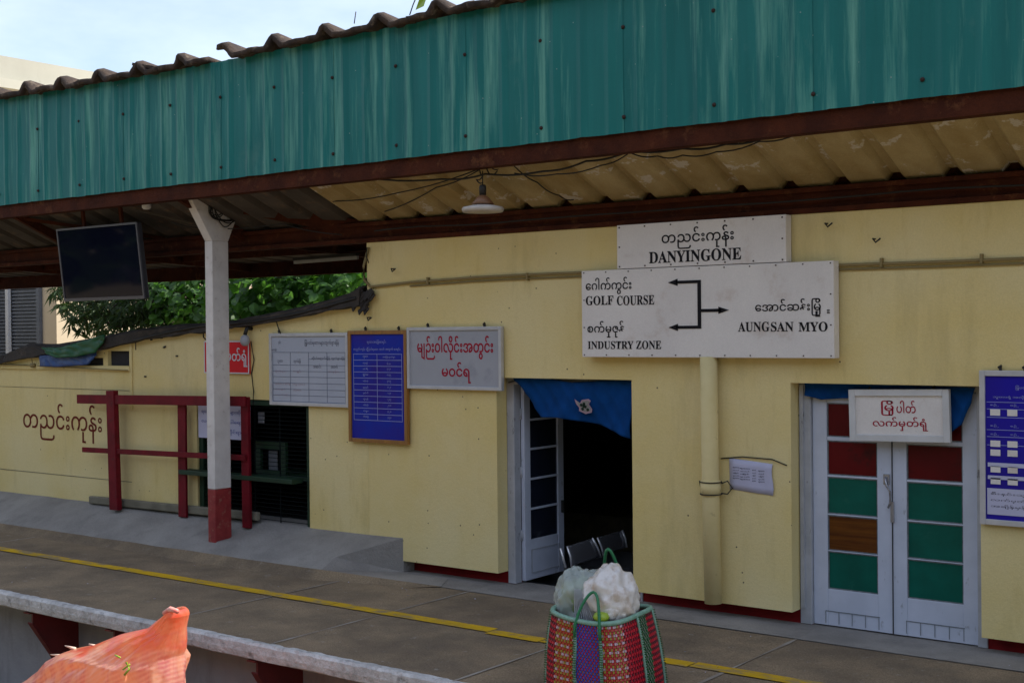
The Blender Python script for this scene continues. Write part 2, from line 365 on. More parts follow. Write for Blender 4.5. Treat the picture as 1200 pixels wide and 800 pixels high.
mb.build('mortar_joint', m_joint, platform)
# irregular whitened edge of the platform
mb = MB(); P = []
nx = 800
for k in range(nx + 1):
    x = -27 + 32 * k / nx
    n1 = noise.noise(Vector((x * 2.2, 0, 0))); n2 = noise.noise(Vector((x * 9, 3, 0))); n3 = noise.noise(Vector((x * 23, 7, 0)))
    yb = 6.842 + 0.014 * n1 + 0.022 * n2 + 0.012 * n3; yf = 6.79 + 0.006 * n1 + 0.008 * n3
    P.append([(x, 7.0, -0.02), (x, yb, 0.003 + 0.002 * n2), (x, yf + 0.018 + 0.01 * n2, 0.006 + 0.009 * n3), (x, yf, -0.012 + 0.008 * n2), (x, yf - 0.004, -0.07), (x, yf + 0.004, -0.118 + 0.008 * n1), (x, yf + 0.03, -0.132), (x, 7.4, -0.133)])
mb.grid(P, smooth=False); mb.build('edge_nosing', m_conc_e, platform)
# paler strip along the station wall
for i in range(len(joints) - 1):
    if joints[i + 1] < -8.7: continue
    slab(max(joints[i], -9.3), joints[i + 1], 9.3, 9.95, 0.006, i + 40).build('wall_strip', m_conc_l, platform)
# raised apron in front of the annex, ramping down towards the tracks, its end cut off square by the wall
mb = MB()
prof = [(8.86, -0.02), (9.05, 0.064), (9.22, 0.160), (9.40, 0.235), (9.65, 0.335), (9.95, 0.36)]
P = []
xs = [-27 + (27 - 9.21) * i / 90 for i in range(91)]
for k, (yy, zz) in enumerate(prof):
    P.append([(x, yy + (0.02 * noise.noise(Vector((x * 1.5, yy * 2, 5))) if k != 1 else 0.014 * noise.noise(Vector((x * 2.5, 1, 5)))), zz + 0.006 * noise.noise(Vector((x * 2, yy * 3, 9))) + 0.001 - (0.06 * math.exp(-((x + 10.98) / 0.36) ** 2) if k == 3 else 0)) for x in xs])
nb = MB(); nb.grid(P[:2])
mb.grid(P[1:])
A = P[2][-1]; B1 = (-8.68, 9.652, 0.345); C1 = (-8.68, 9.84, 0.004); T1 = (-7.9, 9.30, 0.008)
mb.add([P[2][-1], P[3][-1], P[4][-1], P[5][-1], B1, (-8.68, 9.95, 0.345)], [(0, 4, 1), (1, 4, 2), (2, 4, 3), (3, 4, 5)], 0, False)
mb.build('raised_apron', m_conc_l, platform)
nb.add([P[0][-1], P[1][-1], T1, (-8.4, 8.90, -0.012)], [(0, 1, 2, 3)], 0, False); nb.build('apron_foot', m_conc, platform)
MB().add([A, B1, (-8.68, 9.652, 0.008), (-8.68, 9.95, 0.345), (-8.68, 9.95, 0.0)], [(0, 1, 2), (1, 3, 4, 2)]).build('apron_end', m_conc_l, platform)
MB().add([P[1][-1], A, (-8.68, 9.652, 0.008), (-8.1, 9.652, 0.0075), T1], [(0, 1, 2), (0, 2, 3, 4)], 0, False).build('apron_toe', m_conc_l, platform)
mb = MB(); rr = random.Random(5)
for k in range(60):
    x = rr.uniform(-13, -2.5); y = rr.uniform(6.95, 9.5) if k % 3 else rr.uniform(8.9, 9.3); s = rr.uniform(0.006, 0.022); a = rr.random() * 3
    if x < -9 and y > 8.8: continue
    mb.add([(x + s * math.cos(a), y + s * math.sin(a), 0.010), (x - s * 0.4 * math.sin(a), y + s * 0.4 * math.cos(a), 0.009), (x - s * math.cos(a), y - s * math.sin(a), 0.011), (x + s * .3, y - s * .3, 0.016)], [(0, 1, 3), (1, 2, 3), (0, 3, 2)])
mb.build('litter_crumbs', m_paper, kind='stuff')['label'] = 'scattered pale crumbs of litter on the platform'
# yellow line, painted in runs that do not quite meet
segs = [(-27, -11.2, 0.0), (-11.19, -8.2, 0.004), (-8.19, -6.42, 0.006), (-6.41, -5.9, -0.04), (-5.89, -4.6, -0.03), (-4.59, -3.3, -0.012), (-3.29, 4, 0.0)]
for i, (x0, x1, dy) in enumerate(segs):
    mb = MB(); P = []
    n = int((x1 - x0) / 0.12) + 2
    for k in range(n):
        x = x0 + (x1 - x0) * k / (n - 1)
        a = 0.008 * noise.noise(Vector((x * 3, i, 0))); c = 0.008 * noise.noise(Vector((x * 3, i, 4)))
        P.append([(x, 8.115 + dy + a, 0.0042), (x, 8.255 + dy + c, 0.0042)])
    mb.grid(P); mb.build('yellow_line', m_yline, kind='structure')
# red steel brackets under the platform lip
first = None
def make_bracket(x):
    t = thing('platform_bracket', 'x', 'bracket', (x, 7.34, -0.9), 'dark red brackets under the platform lip')
    MB().prismx([(6.86, -0.15), (6.86, -0.235), (7.34, -0.99), (7.34, -0.15)], x - 0.008, x + 0.012).build('gusset_plate', m_bracket, t)
    MB().box(x - 0.045, x + 0.045, 6.80, 7.338, -0.149, -0.137).build('top_flange', m_bracket, t)
    MB().beam((x, 6.84, -0.24), (x, 7.335, -1.0), 0.07, 0.012).build('diagonal_flange', m_bracket, t)
    return t
brs = [(-15.0, None), (-13.3, None), (-10.74, 'dark red bracket under the platform lip at the far left, left of the orange sack'),
       (-9.52, 'dark red bracket under the platform lip half hidden by the orange sack'),
       (-7.71, 'dark red bracket under the platform lip nearest the middle, right of the orange sack')]
for x, l in brs[2:]:
    t = make_bracket(x); t['label'] = l

# ================================================================ walls
def wall_grid(name, m, parent, xs, zs, y0, y1, holes=(), top=None, seed=0, amp=0.004):
    """wall between the planes y0 (front) and y1, cells of the x/z grid left out where a hole is"""
    def fine(a, step):
        out = [a[0]]
        for p, q in zip(a, a[1:]):
            n = max(1, int(round((q - p) / step)))
            out += [p + (q - p) * k / n for k in range(1, n + 1)]
        return out
    X = fine(sorted(xs), 0.35); Zs = fine(sorted(zs), 0.3)
    nx, nz_ = len(X), len(Zs)
    def zz(i, j):
        z = Zs[j]
        if top is None: return z
        t = top(X[i]); return Zs[0] + (z - Zs[0]) * 1.0 if z <= t else t
    V = []; idx = {}
    edge = set()
    def open_(i, j):
        if i < 0 or j < 0 or i >= nx - 1 or j >= nz_ - 1: return True
        cx = (X[i] + X[i + 1]) / 2; cz = (Zs[j] + Zs[j + 1]) / 2
        if top is not None and Zs[j] >= min(top(X[i]), top(X[i + 1])) + 0.25: return True
        return any(h[0] < cx < h[1] and h[2] < cz < h[3] for h in holes)
    def vid(i, j, s):
        if (i, j, s) not in idx:
            near = any(open_(i + a, j + c) for a in (-1, 0) for c in (-1, 0))
            d = 0 if near else amp * noise.noise(Vector((X[i] * 1.3, Zs[j] * 1.3, seed)))
            idx[(i, j, s)] = len(V); V.append((X[i], (y0 + d) if s == 0 else y1, zz(i, j)))
        return idx[(i, j, s)]
    F = []
    for i in range(nx - 1):
        for j in range(nz_ - 1):
            if open_(i, j): continue
            F.append((vid(i, j, 0), vid(i + 1, j, 0), vid(i + 1, j + 1, 0), vid(i, j + 1, 0)))
            F.append((vid(i, j, 1), vid(i, j + 1, 1), vid(i + 1, j + 1, 1), vid(i + 1, j, 1)))
            if open_(i - 1, j): F.append((vid(i, j, 0), vid(i, j + 1, 0), vid(i, j + 1, 1), vid(i, j, 1)))
            if open_(i + 1, j): F.append((vid(i + 1, j, 1), vid(i + 1, j + 1, 1), vid(i + 1, j + 1, 0), vid(i + 1, j, 0)))
            if open_(i, j - 1): F.append((vid(i, j, 0), vid(i, j, 1), vid(i + 1, j, 1), vid(i + 1, j, 0)))
            if open_(i, j + 1): F.append((vid(i, j + 1, 0), vid(i + 1, j + 1, 0), vid(i + 1, j + 1, 1), vid(i, j + 1, 1)))
    mb = MB(); mb.add(V, F)
    return mb.build(name, m, parent, fix=False)
station = thing('station_building', 'yellow plastered station building with two doorways and a dark red plinth', 'building', (-5, 9.8, 0))
wall_grid('wall', m_wall, station, [-9.13, -7.49, -6.005, -4.517, -3.025, 5.0], [0.118, 1.952, 3.29], W, 9.95,
          [(-7.49, -6.005, 0, 1.952), (-4.517, -3.025, 0, 1.952)], seed=1)
for x0, x1 in ((-8.68, -7.42), (-6.05, -4.42), (-3.075, 5.0)):
    MB().box(x0, x1, 9.815, 9.94, 0.0, 0.122).build('plinth', m_plinth, station)
# dark room behind the doors
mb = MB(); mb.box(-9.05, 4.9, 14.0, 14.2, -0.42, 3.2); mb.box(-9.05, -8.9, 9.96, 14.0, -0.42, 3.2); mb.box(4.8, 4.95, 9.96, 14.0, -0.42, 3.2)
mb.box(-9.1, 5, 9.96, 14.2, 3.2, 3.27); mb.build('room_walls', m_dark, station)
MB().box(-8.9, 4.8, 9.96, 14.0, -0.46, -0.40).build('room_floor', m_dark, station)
# drain pipe, in two lengths with a collar and wire
mb = MB(); px = -5.19
mb.tube([(px - 0.012, 9.56, 2.16), (px - 0.004, 9.56, 1.06), (px + 0.012, 9.56, 0.13)], 0.072, 16)
pp = mb.build('drain_pipe', m_pipe, station)
mb = MB(); mb.tube([(px - 0.003, 9.56, 1.14), (px - 0.002, 9.56, 1.02)], 0.086, 16); mb.build('collar', m_pipe, pp)
mb = MB()
for zc in (1.13, 1.03): mb.tube([(px + 0.09 * math.cos(a), 9.56 + 0.09 * math.sin(a), zc) for a in [k * PI / 8 for k in range(17)]], 0.005, 5)
mb.tube([(px + 0.09, 9.57, 1.12), (px + 0.13, 9.6, 1.14), (px + 0.16, 9.63, 1.08), (px + 0.12, 9.62, 1.03), (px + 0.09, 9.57, 1.04)], 0.006, 5)
mb.tube([(px - 0.085, 9.56, 1.13), (px - 0.13, 9.6, 1.125), (px - 0.13, 9.63, 1.05)], 0.005, 5)
mb.build('tie_wire', m_wire, pp)
# conduit cables along the wall
mb = MB()
pts = [(-9.085, 9.630, 3.240), (-9.158, 9.630, 3.053), (-9.149, 9.630, 2.915), (-9.067, 9.630, 2.844), (-8.823, 9.630, 2.854), (-8.540, 9.630, 2.871), (-8.102, 9.630, 2.883), (-7.682, 9.630, 2.894), (-7.082, 9.630, 2.898), (-6.517, 9.630, 2.898), (-5.478, 9.630, 2.888), (-4.115, 9.630, 2.873), (-3.314, 9.630, 2.868), (-2.703, 9.630, 2.868)]
mb.tube(pts, 0.014, 6); mb.build('conduit', m_greywire, station)
mb = MB(); mb.tube([(p[0], p[1] + 0.006, p[2] - 0.035) for p in pts[5:]], 0.008, 5); mb.build('conduit', m_greywire, station)
for x in (-8.3, -7.1, -3.75, -3.0): MB().box(x - 0.009, x + 0.009, 9.612, 9.648, 2.845, 2.915).build('conduit_clip', m_greywire, station)
# wall hooks and odd nails
mb = MB()
for p in ((-4.192, 9.620, 3.202), (-3.807, 9.620, 3.063), (-9.086, 9.620, 2.535), (-8.755, 9.620, 3.013)):
    mb.tube([(p[0], 9.66, p[2]), (p[0], 9.60, p[2]), (p[0] + 0.03, 9.58, p[2] - 0.03), (p[0] + 0.06, 9.6, p[2])], 0.007, 5)
mb.tube([(-9.080, 9.600, 3.238), (-9.093, 9.600, 3.153), (-9.059, 9.600, 3.083)], 0.006, 5)
mb.build('wall_hook', m_wire, station)

# ---------------- left doorway: frame, one leaf folded inwards
fr = MB()
fr.box(-7.486, -7.40, 9.80, 9.90, 0.006, 1.95); fr.box(-6.03, -6.006, 9.80, 9.90, 0.0, 1.95); fr.box(-7.40, -6.03, 9.80, 9.90, 1.885, 1.95)
fr.build('door_frame', m_framegrey, station, bevel=0.004)
def leaf(parent, name, x0, x1, z0, z1, y, panes, mats, stile=0.095, thick=0.04, grooves=True, along='x', yorg=0.0):
    """a framed door leaf standing in the plane y; panes = list of (z0, z1)"""
    mb = MB()
    def bx(m_, a, b_, c, d, y0, y1):
        if along == 'x': m_.box(a, b_, y0, y1, c, d)
        else: m_.box(y0, y1, a, b_, c, d)
    bx(mb, x0, x0 + stile, z0, z1, y, y + thick); bx(mb, x1 - stile, x1, z0, z1, y, y + thick)
    zz = [z0] + [v for p in panes for v in p] + [z1]
    for k in range(0, len(zz), 2):
        bx(mb, x0 + stile, x1 - stile, zz[k], zz[k + 1], y + 0.003, y + thick - 0.003)
    lf = mb.build(name, m_doorwhite, parent, bevel=0.003)
    for (a, c), m in zip(panes, mats):
        pm = MB(); bx(pm, x0 + stile, x1 - stile, a, c, y + 0.016, y + 0.024); pm.build('pane', m, lf)
        put = MB(); e = 0.009
        for q in ((x0 + stile, x0 + stile + e, a, c), (x1 - stile - e, x1 - stile, a, c), (x0 + stile + e, x1 - stile - e, a, a + e), (x0 + stile + e, x1 - stile - e, c - e, c)):
            bx(put, *q, y + 0.010, y + 0.0155)
        put.build('putty', m_puttyc, lf)
    return lf
m_puttyc = mat('grimy_putty', (0.10, 0.12, 0.13), (0.2, 0.22, 0.24), 20, 0.8)
panesL = [(1.30, 1.52), (1.04, 1.28), (0.78, 1.02), (0.40, 0.76)]
panesL = [(1.36, 1.66), (1.10, 1.34), (0.82, 1.08), (0.56, 0.80)][::-1]
panesL = [(0.40, 0.68), (0.70, 0.965), (0.985, 1.25), (1.27, 1.53), (1.55, 1.80)]
l1 = leaf(station, 'door_leaf', 9.905, 10.55, 0.02, 1.88, -7.40, panesL, [m_glassdark] * 5, along='y')
mb = MB(); mb.box(-7.358, -7.352, 10.0, 10.46, 0.30, 0.306); mb.box(-7.358, -7.352, 10.0, 10.46, 0.08, 0.086); mb.box(-7.358, -7.352, 10.0, 10.006, 0.086, 0.30); mb.box(-7.358, -7.352, 10.454, 10.46, 0.086, 0.30)
mb.build('panel_moulding', m_framegrey, l1)
mb = MB()
for z in (0.45, 1.05, 1.6): mb.tube([(-7.395, 9.90, z - 0.05), (-7.395, 9.90, z + 0.05)], 0.012, 8)
mb.build('hinge', m_framegrey, l1)
mb = MB(); mb.box(-7.362, -7.33, 10.50, 10.53, 0.60, 0.72); mb.build('latch', m_wire, l1)

# ---------------- right doorway: closed double door with painted panes
fr = MB()
fr.box(-4.515, -4.415, 9.80, 9.90, 0.006, 1.95); fr.box(-3.10, -3.028, 9.80, 9.90, 0.006, 1.95); fr.box(-4.415, -3.10, 9.80, 9.90, 1.90, 1.95)
fr.build('door_frame', m_framegrey, station, bevel=0.004)
MB().box(-4.505, -4.472, 9.785, 9.80, 0.13, 1.93).build('door_frame', m_framegrey, station)
zs5 = [(0.303, 0.605), (0.612, 0.895), (0.905, 1.20), (1.215, 1.49), (1.52, 1.79)]
lA = leaf(station, 'door_leaf', -4.412, -3.757, 0.012, 1.892, 9.83, zs5, [m_panegreen, m_panebrown, m_panegreen, m_panered, m_panered], stile=0.12)
lB = leaf(station, 'door_leaf', -3.753, -3.103, 0.012, 1.892, 9.828, zs5, [m_panegreen, m_panegreen, m_panegreen, m_panered, m_panered], stile=0.11)
for lf, x0 in ((lA, -4.412), (lB, -3.753)):
    mb = MB()
    mb.box(x0 + 0.10, x0 + 0.55, 9.8255, 9.8285, 0.125, 0.130)
    for k in range(5): mb.box(x0 + 0.10 + k * 0.11, x0 + 0.104 + k * 0.11, 9.8255, 9.8285, 0.03, 0.125)
    mb.build('board_groove', m_puttyc, lf)
mb = MB(); mb.box(-3.758, -3.752, 9.82, 9.828, 0.012, 1.892); mb.build('meeting_gap', m_wire, lB)
mb = MB(); mb.tube([(-3.80, 9.80, 1.23), (-3.79, 9.795, 1.17), (-3.765, 9.80, 1.12), (-3.765, 9.805, 1.03), (-3.78, 9.80, 0.99)], 0.009, 6); mb.box(-3.82, -3.775, 9.81, 9.829, 1.17, 1.25)
mb.box(-3.765, -3.74, 9.81, 9.827, 0.88, 1.04)
mb.build('latch', m_steel, lA)

# ================================================================ annex on the left
annex = thing('annex_building', 'low cream annex with a sagging black roof edge and a green ticket counter opening', 'building', (-13, 9.8, 0.3))
TOP = [(-24, 1.55), (-22, 1.6), (-15.77, 2.055), (-13.9, 2.155), (-13.4, 2.215), (-12.8, 2.325), (-11.64, 2.45), (-10.8, 2.515), (-10.0, 2.615), (-9.23, 2.72), (-9.0, 2.75)]
def topz(x):
    for (a, za), (c, zc) in zip(TOP, TOP[1:]):
        if a <= x <= c: return za + (zc - za) * (x - a) / (c - a)
    return TOP[-1][1] if x > 0 else TOP[0][1]
wall_grid('wall', m_wall2, annex, [-24, -15.77, -13.95, -13.53, -13.44, -12.995, -11.8, -9.99, -9.132], [0.2, 1.665, 2.012, 2.105, 2.19, 2.9], W, 9.95,
          [(-11.8, -9.99, 0, 1.665), (-13.44, -12.995, 2.012, 2.19), (-13.95, -13.53, 2.012, 2.105)], top=topz, seed=3)
mb = MB(); mb.box(-16.2, -12.99, 9.625, 9.648, 1.955, 2.008); mb.box(-13.0, -12.955, 9.635, 9.648, 1.5, 2.28)
mb.build('window_ledge', m_wall2, annex)
mb = MB(); mb.box(-24, -13.0, 9.6445, 9.652, 0.628, 0.634); mb.box(-24, -13.0, 9.6445, 9.652, 1.717, 1.721)
mb.build('board_seam', m_curb, annex)
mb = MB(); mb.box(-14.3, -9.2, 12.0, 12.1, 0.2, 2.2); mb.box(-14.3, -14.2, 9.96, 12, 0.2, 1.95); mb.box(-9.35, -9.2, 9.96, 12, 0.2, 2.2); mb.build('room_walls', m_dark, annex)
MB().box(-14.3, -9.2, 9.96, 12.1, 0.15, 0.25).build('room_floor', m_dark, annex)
MB().box(-13.438, -12.997, 9.70, 9.72, 2.014, 2.188).box(-13.948, -13.532, 9.70, 9.72, 2.014, 2.103).build('shade_backing', m_dark, annex)  # dark sheets stand in for the shade inside the two small openings
# roof sheet with drooping edge
lower = [(-21.980, 1.575), (-16.885, 1.941), (-15.637, 2.043), (-14.674, 2.158), (-13.950, 2.202), (-13.347, 2.244), (-12.690, 2.334), (-12.143, 2.380), (-11.545, 2.425), (-11.116, 2.459), (-10.701, 2.497), (-10.170, 2.554), (-9.663, 2.622), (-9.357, 2.651), (-9.166, 2.673)]
upper = [(-21.974, 1.780), (-16.883, 2.034), (-15.635, 2.132), (-15.047, 2.277), (-14.450, 2.265), (-13.429, 2.367), (-12.768, 2.444), (-12.141, 2.488), (-11.544, 2.501), (-11.115, 2.525), (-10.700, 2.575), (-10.169, 2.639), (-9.661, 2.718), (-9.355, 2.781), (-9.163, 2.854)]
mb = MB(); rows = [[], [], [], [], []]
NS = 90
def lerp_poly(poly, t):
    n = len(poly) - 1; k = min(int(t * n), n - 1); f = t * n - k
    return (poly[k][0] + (poly[k + 1][0] - poly[k][0]) * f, poly[k][1] + (poly[k + 1][1] - poly[k][1]) * f)
for k in range(NS + 1):
    t = k / NS; a = lerp_poly(lower, t); c = lerp_poly(upper, t)
    n1 = noise.noise(Vector((a[0] * 4, 0, 2))); n2 = noise.noise(Vector((a[0] * 11, 5, 2)))
    rows[0].append((a[0], 9.615, a[1] + 0.02 * n1 - 0.01)); rows[1].append((a[0], 9.57 + 0.02 * n1, a[1] - 0.008 + 0.02 * n2))
    rows[2].append((c[0], 9.575 + 0.015 * n2, c[1] - 0.03 + 0.012 * n1)); rows[3].append((c[0], 9.64 + 0.02 * n1, c[1] + 0.004 * n2)); rows[4].append((c[0], 12.3, c[1] - 0.25 + 0.03 * n1))
mb.grid(rows, smooth=False); mb.build('roof_sheet', m_roofedge, annex, solid=0.02)
mb = MB(); pts = [(x, 9.56, topz(x) + 0.0 + 0.02 * math.sin(x * 2)) for x in [-12.8 + 0.2 * k for k in range(19)]]; mb.tube(pts, 0.016, 5); mb.build('roof_cable', m_wire, annex)
# rags of torn felt beside the station wall
mb = MB()
for k in range(26):
    x = -9.25 + 0.26 * rnd.random() - 0.02; z = 2.74 + 0.16 * rnd.random() * rnd.random() * (1 if k % 2 else -1); s = 0.03 + 0.04 * rnd.random()
    mb.add([(x - s, 9.60, z), (x, 9.575, z - s * 1.2), (x + s, 9.6, z + s * 0.3), (x, 9.62, z + s)], [(0, 1, 2, 3)], 0, False)
mb.build('torn_felt', m_roofedge, annex, solid=0.012)
# small pipe insulator on the ledge and nails
mb = MB(); mb.tube([(-14.910, 9.600, 2.004), (-14.967, 9.600, 2.003)], 0.03, 8); mb.tube([(-14.835, 9.600, 1.999), (-12.980, 9.600, 1.960)], 0.006, 5); mb.tube([(-15.687, 9.600, 2.008), (-14.948, 9.600, 2.003), (-14.964, 9.600, 2.123)], 0.006, 5); mb.build('cable_insulator', m_greywire, annex)
mb = MB()
for p in ((-10.944, 9.600, 2.299), (-11.597, 9.600, 2.358), (-11.596, 9.600, 2.415), (-10.956, 9.600, 2.411)): pass
MB().tube([(-11.610, 9.600, 2.463), (-11.605, 9.600, 2.348), (-11.569, 9.600, 2.320)], 0.008, 5).build('hanging_wire', m_wire, annex)
MB().tube([(-10.426, 9.600, 2.535), (-10.387, 9.600, 2.443), (-10.349, 9.600, 2.379)], 0.007, 5).build('hanging_wire', m_wire, annex)
MB().tube([(-12.827, 9.600, 2.324), (-12.829, 9.600, 2.203)], 0.006, 5).build('hanging_wire', m_wire, annex)
for p in ((-12.592, 9.640, 2.322), (-12.403, 9.640, 2.342), (-12.358, 9.640, 2.233), (-12.129, 9.640, 2.134), (-12.712, 9.640, 1.891), (-12.342, 9.640, 2.242)):
    MB().box(p[0] - 0.014, p[0] + 0.014, 9.635, 9.652, p[2] - 0.009, p[2] + 0.008).build('wall_nail', m_wire, annex)
mb = MB(); text_into(mb, 'တညင်းကုန်း', (-15.247, -13.573, 1.054, 1.525), 9.6465, 0.004)
mb.build('lettering', m_redwall, annex, fix=False)
# ticket counter in the opening
kf = MB(); kf.box(-11.79, -11.72, 9.67, 9.73, 0.34, 1.66); kf.box(-10.05, -9.992, 9.67, 9.73, 0.34, 1.66); kf.box(-11.72, -10.05, 9.67, 9.73, 1.60, 1.66)
kf.build('counter_frame', m_greenpaint, annex, bevel=0.004)
mb = MB()
z = 0.36
while z < 1.6:
    mb.box(-11.72, -10.05, 9.695, 9.70, z, z + 0.007); z += 0.045
for x in (-11.3, -10.9, -10.5): mb.box(x, x + 0.012, 9.702, 9.71, 0.34, 1.6)
mb.build('mesh_screen', m_mesh, annex, kind='stuff')
MB().box(-11.95, -10.1, 9.50, 9.66, 0.80, 0.85).box(-10.9, -10.1, 9.74, 10.3, 0.80, 0.85).build('counter_shelf', m_greenpaint, annex, bevel=0.005)
mb = MB(); mb.box(-10.95, -10.87, 9.76, 9.80, 0.85, 1.2); mb.box(-10.55, -10.47, 9.76, 9.80, 0.85, 1.2); mb.box(-10.87, -10.55, 9.76, 9.80, 1.12, 1.2); mb.box(-10.87, -10.55, 9.76, 9.80, 0.85, 0.89)
kw = mb.build('counter_window', m_greenpaint, annex)
MB().box(-10.78, -10.64, 9.80, 9.81, 0.88, 1.10).build('window_pane', m_shutter, kw)
mb = MB(); mb.box(-10.92, -10.84, 9.78, 9.80, 1.40, 1.52); mb.build('switch_plate', m_board, annex)

# ================================================================ maroon fence in front of the annex
fence = thing('maroon_fence', 'maroon painted rail fence with two rails and three posts at the annex wall', 'fence', (-12.3, 9.53, 0.3))
def lean(mb, x0t, x1t, x0b, x1b, zb, zt, y0, y1):
    mb.prism([(x0b, zb), (x1b, zb), (x1t, zt), (x0t, zt)], y0, y1)
mb = MB(); lean(mb, -13.225, -13.075, -13.185, -13.03, 0.31, 1.722, 9.46, 9.53); mb.build('post', m_redpaint, fence, bevel=0.006)
mb = MB(); lean(mb, -11.996, -11.861, -12.003, -11.867, 0.31, 1.60, 9.535, 9.565); mb.build('post', m_redpaint, fence, bevel=0.004)
mb = MB(); lean(mb, -10.898, -10.781, -10.894, -10.777, 0.28, 1.70, 9.51, 9.55); mb.build('post', m_redpaint, fence, bevel=0.004)
MB().beam((-13.82, 9.49 - 0.006, 1.607), (-10.79, 9.49, 1.655), 0.028, 0.108).build('rail', m_redpaint, fence, bevel=0.003)
MB().beam((-13.73, 9.485, 0.995), (-10.80, 9.492, 1.045), 0.025, 0.06).build('rail', m_redpaint, fence, bevel=0.003)
mb = MB(); P = []
kb = tag(MB().beam((-13.75, 9.60, 0.375), (-10.73, 9.60, 0.405), 0.06, 0.09).build('concrete_curb', m_curb, bevel=0.012, origin=(-12.2, 9.6, 0.33)), 'long worn concrete curb lying at the foot of the maroon fence', 'curb')

# ================================================================ canopy
canopy = thing('platform_canopy', 'platform canopy with teal corrugated fascia, rusty beams and asbestos roof sheets', 'canopy', (-9, 9, 3.9))
PIT = 0.795; X0 = -13.458; NP = 2
def ribs(u):
    """outward (towards the track) depth of the profile, u = 0..1 across one rib pitch"""
    u = u % 1
    if u < 0.38: return 0
    if u < 0.45: return (u - 0.38) / 0.07
    if u < 0.57: return 1
    if u < 0.64: return 1 - (u - 0.57) / 0.07
    if 0.80 < u < 0.84: return 0.05
    return 0
def topf(x):
    return 5.125 + max(0, (-11 - x)) * 0.02
screw_me = None
n0 = -14
for n in range(n0, 21):
    xa = X0 + n * PIT; xb = xa + PIT
    if xa < -24.5 or xb > 3.5: continue
    mb = MB(); P = []
    us = [0, .38, .45, .57, .64, .79, .81, .83, .85]
    xs = sorted(set([xa + PIT * (k + u) / 3 for k in range(3) for u in us] + [xb + 0.018]))
    sag = 0.0; tilt = 0.0
    for j in range(7):
        f = j / 6; row = []
        for x in xs:
            zb = 3.937 + sag + tilt * (x - xa) / PIT + 0.006 * noise.noise(Vector((x * 4, 0, 3))) + 0.014 * noise.noise(Vector((x * 0.6, 0, 3)))
            z = zb + (topf(x) - zb) * f
            y = 8.745 - 0.0035 * (n % 2) - 0.016 * ribs((x - xa) / PIT * 3 - 0.05) + 0.009 * noise.noise(Vector((x * 1.5, z * 2, 7)))
            row.append((x, y, z))
        P.append(row)
    mb.grid(P, smooth=False)
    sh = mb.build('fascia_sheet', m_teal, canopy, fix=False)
    for zz in (4.055 + 0.006 * (n % 3), 4.765 + 0.006 * (n % 2)):
        sx = xa + 0.012 + 0.01 * math.sin(n * 7)
        if screw_me is None:
            q = MB().lathe((0, 0, 0), [(0.017, 0.004), (0.017, 0.0), (0.010, -0.012), (0.006, -0.014)], 8, axis='y')
            so = q.build('screw', m_screw, sh, origin=(0, 0, 0)); so.location = Vector((sx, 8.738, zz)) - root_of(sh); screw_me = so.data
        else:
            link('screw', screw_me, sh, Vector((sx, 8.738, zz)) - root_of(sh))
# edge of the weathered sheets lying on top of the fascia
CP = 0.69
def crest(x):
    u = ((x + 13.523) / CP + 0.5) % 1.0
    d = (u - 0.5)
    return max(0.0, 1 - (d / 0.20 if d > 0 else -d / 0.12)) ** 0.9 + 0.10 * math.sin(u * 2 * PI + 1)
caps = []
for k in range(-16, 25):
    xa = -13.523 - 0.345 + k * CP; xb = xa + CP
    if xa < -24.5 or xb > 3.5: continue
    mb = MB(); P = []
    if -10.60 < xa < -10.2: xa += 0.25
    lift = 0.03 * noise.noise(Vector((k * 1.3, 0, 0)))
    hook = (-10.4 < xa < -9.8)
    for yy, dz in ((8.62, -0.022), (8.70, 0.0), (9.1, -0.05), (9.9, -0.14), (11.2, -0.24)):
        row = []
        for i in range(27):
            x = xa + (xb + 0.02 - xa) * i / 26
            z = topf(x) + 0.022 + 0.115 * crest(x) + lift * (i / 26) + dz + 0.012 * noise.noise(Vector((x * 9, yy * 2, 1)))
            if hook and i < 6: z += 0.018 * (6 - i) 
            y = yy + (0.02 * noise.noise(Vector((x * 14, 3, 1))) + (0.03 * noise.noise(Vector((x * 4, 3, 8)))) if yy < 8.8 else 0)
            row.append((x, y, z))
        P.append(row)
    mb.grid(P, smooth=True)
    mb.build('ridge_sheet', m_cap, canopy, solid=0.05)
# short broken end
mb = MB().beam((-12.00, 8.66, 5.20), (-11.80, 8.64, 5.235), 0.08, 0.03); 
mb = MB(); mb.beam((-11.526, 8.660, 5.243), (-11.222, 8.700, 5.174), 0.08, 0.03); mb.build('broken_sheet', m_cap, canopy)
# underside sheets
RP = 0.438
def groove(u):
    u = u % 1
    if u < 0.62: return 0.0
    if u < 0.72: return (u - 0.62) / 0.10
    if u < 0.88: return 1.0
    return 1 - (u - 0.88) / 0.12
k0 = -5.362
for n in range(-44, 20):
    xa = k0 + n * RP + 0.02 - RP; xb = xa + RP
    if xa < -24.5 or xb > 3.6: continue
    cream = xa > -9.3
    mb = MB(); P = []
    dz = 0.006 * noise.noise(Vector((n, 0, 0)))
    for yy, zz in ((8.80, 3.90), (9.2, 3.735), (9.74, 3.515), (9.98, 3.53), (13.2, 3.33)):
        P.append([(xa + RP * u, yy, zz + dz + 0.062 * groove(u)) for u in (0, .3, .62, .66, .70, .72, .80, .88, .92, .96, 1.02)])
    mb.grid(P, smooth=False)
    mb.build('roof_sheet', m_roofcream if cream else m_roofdark, canopy, solid=0.012)
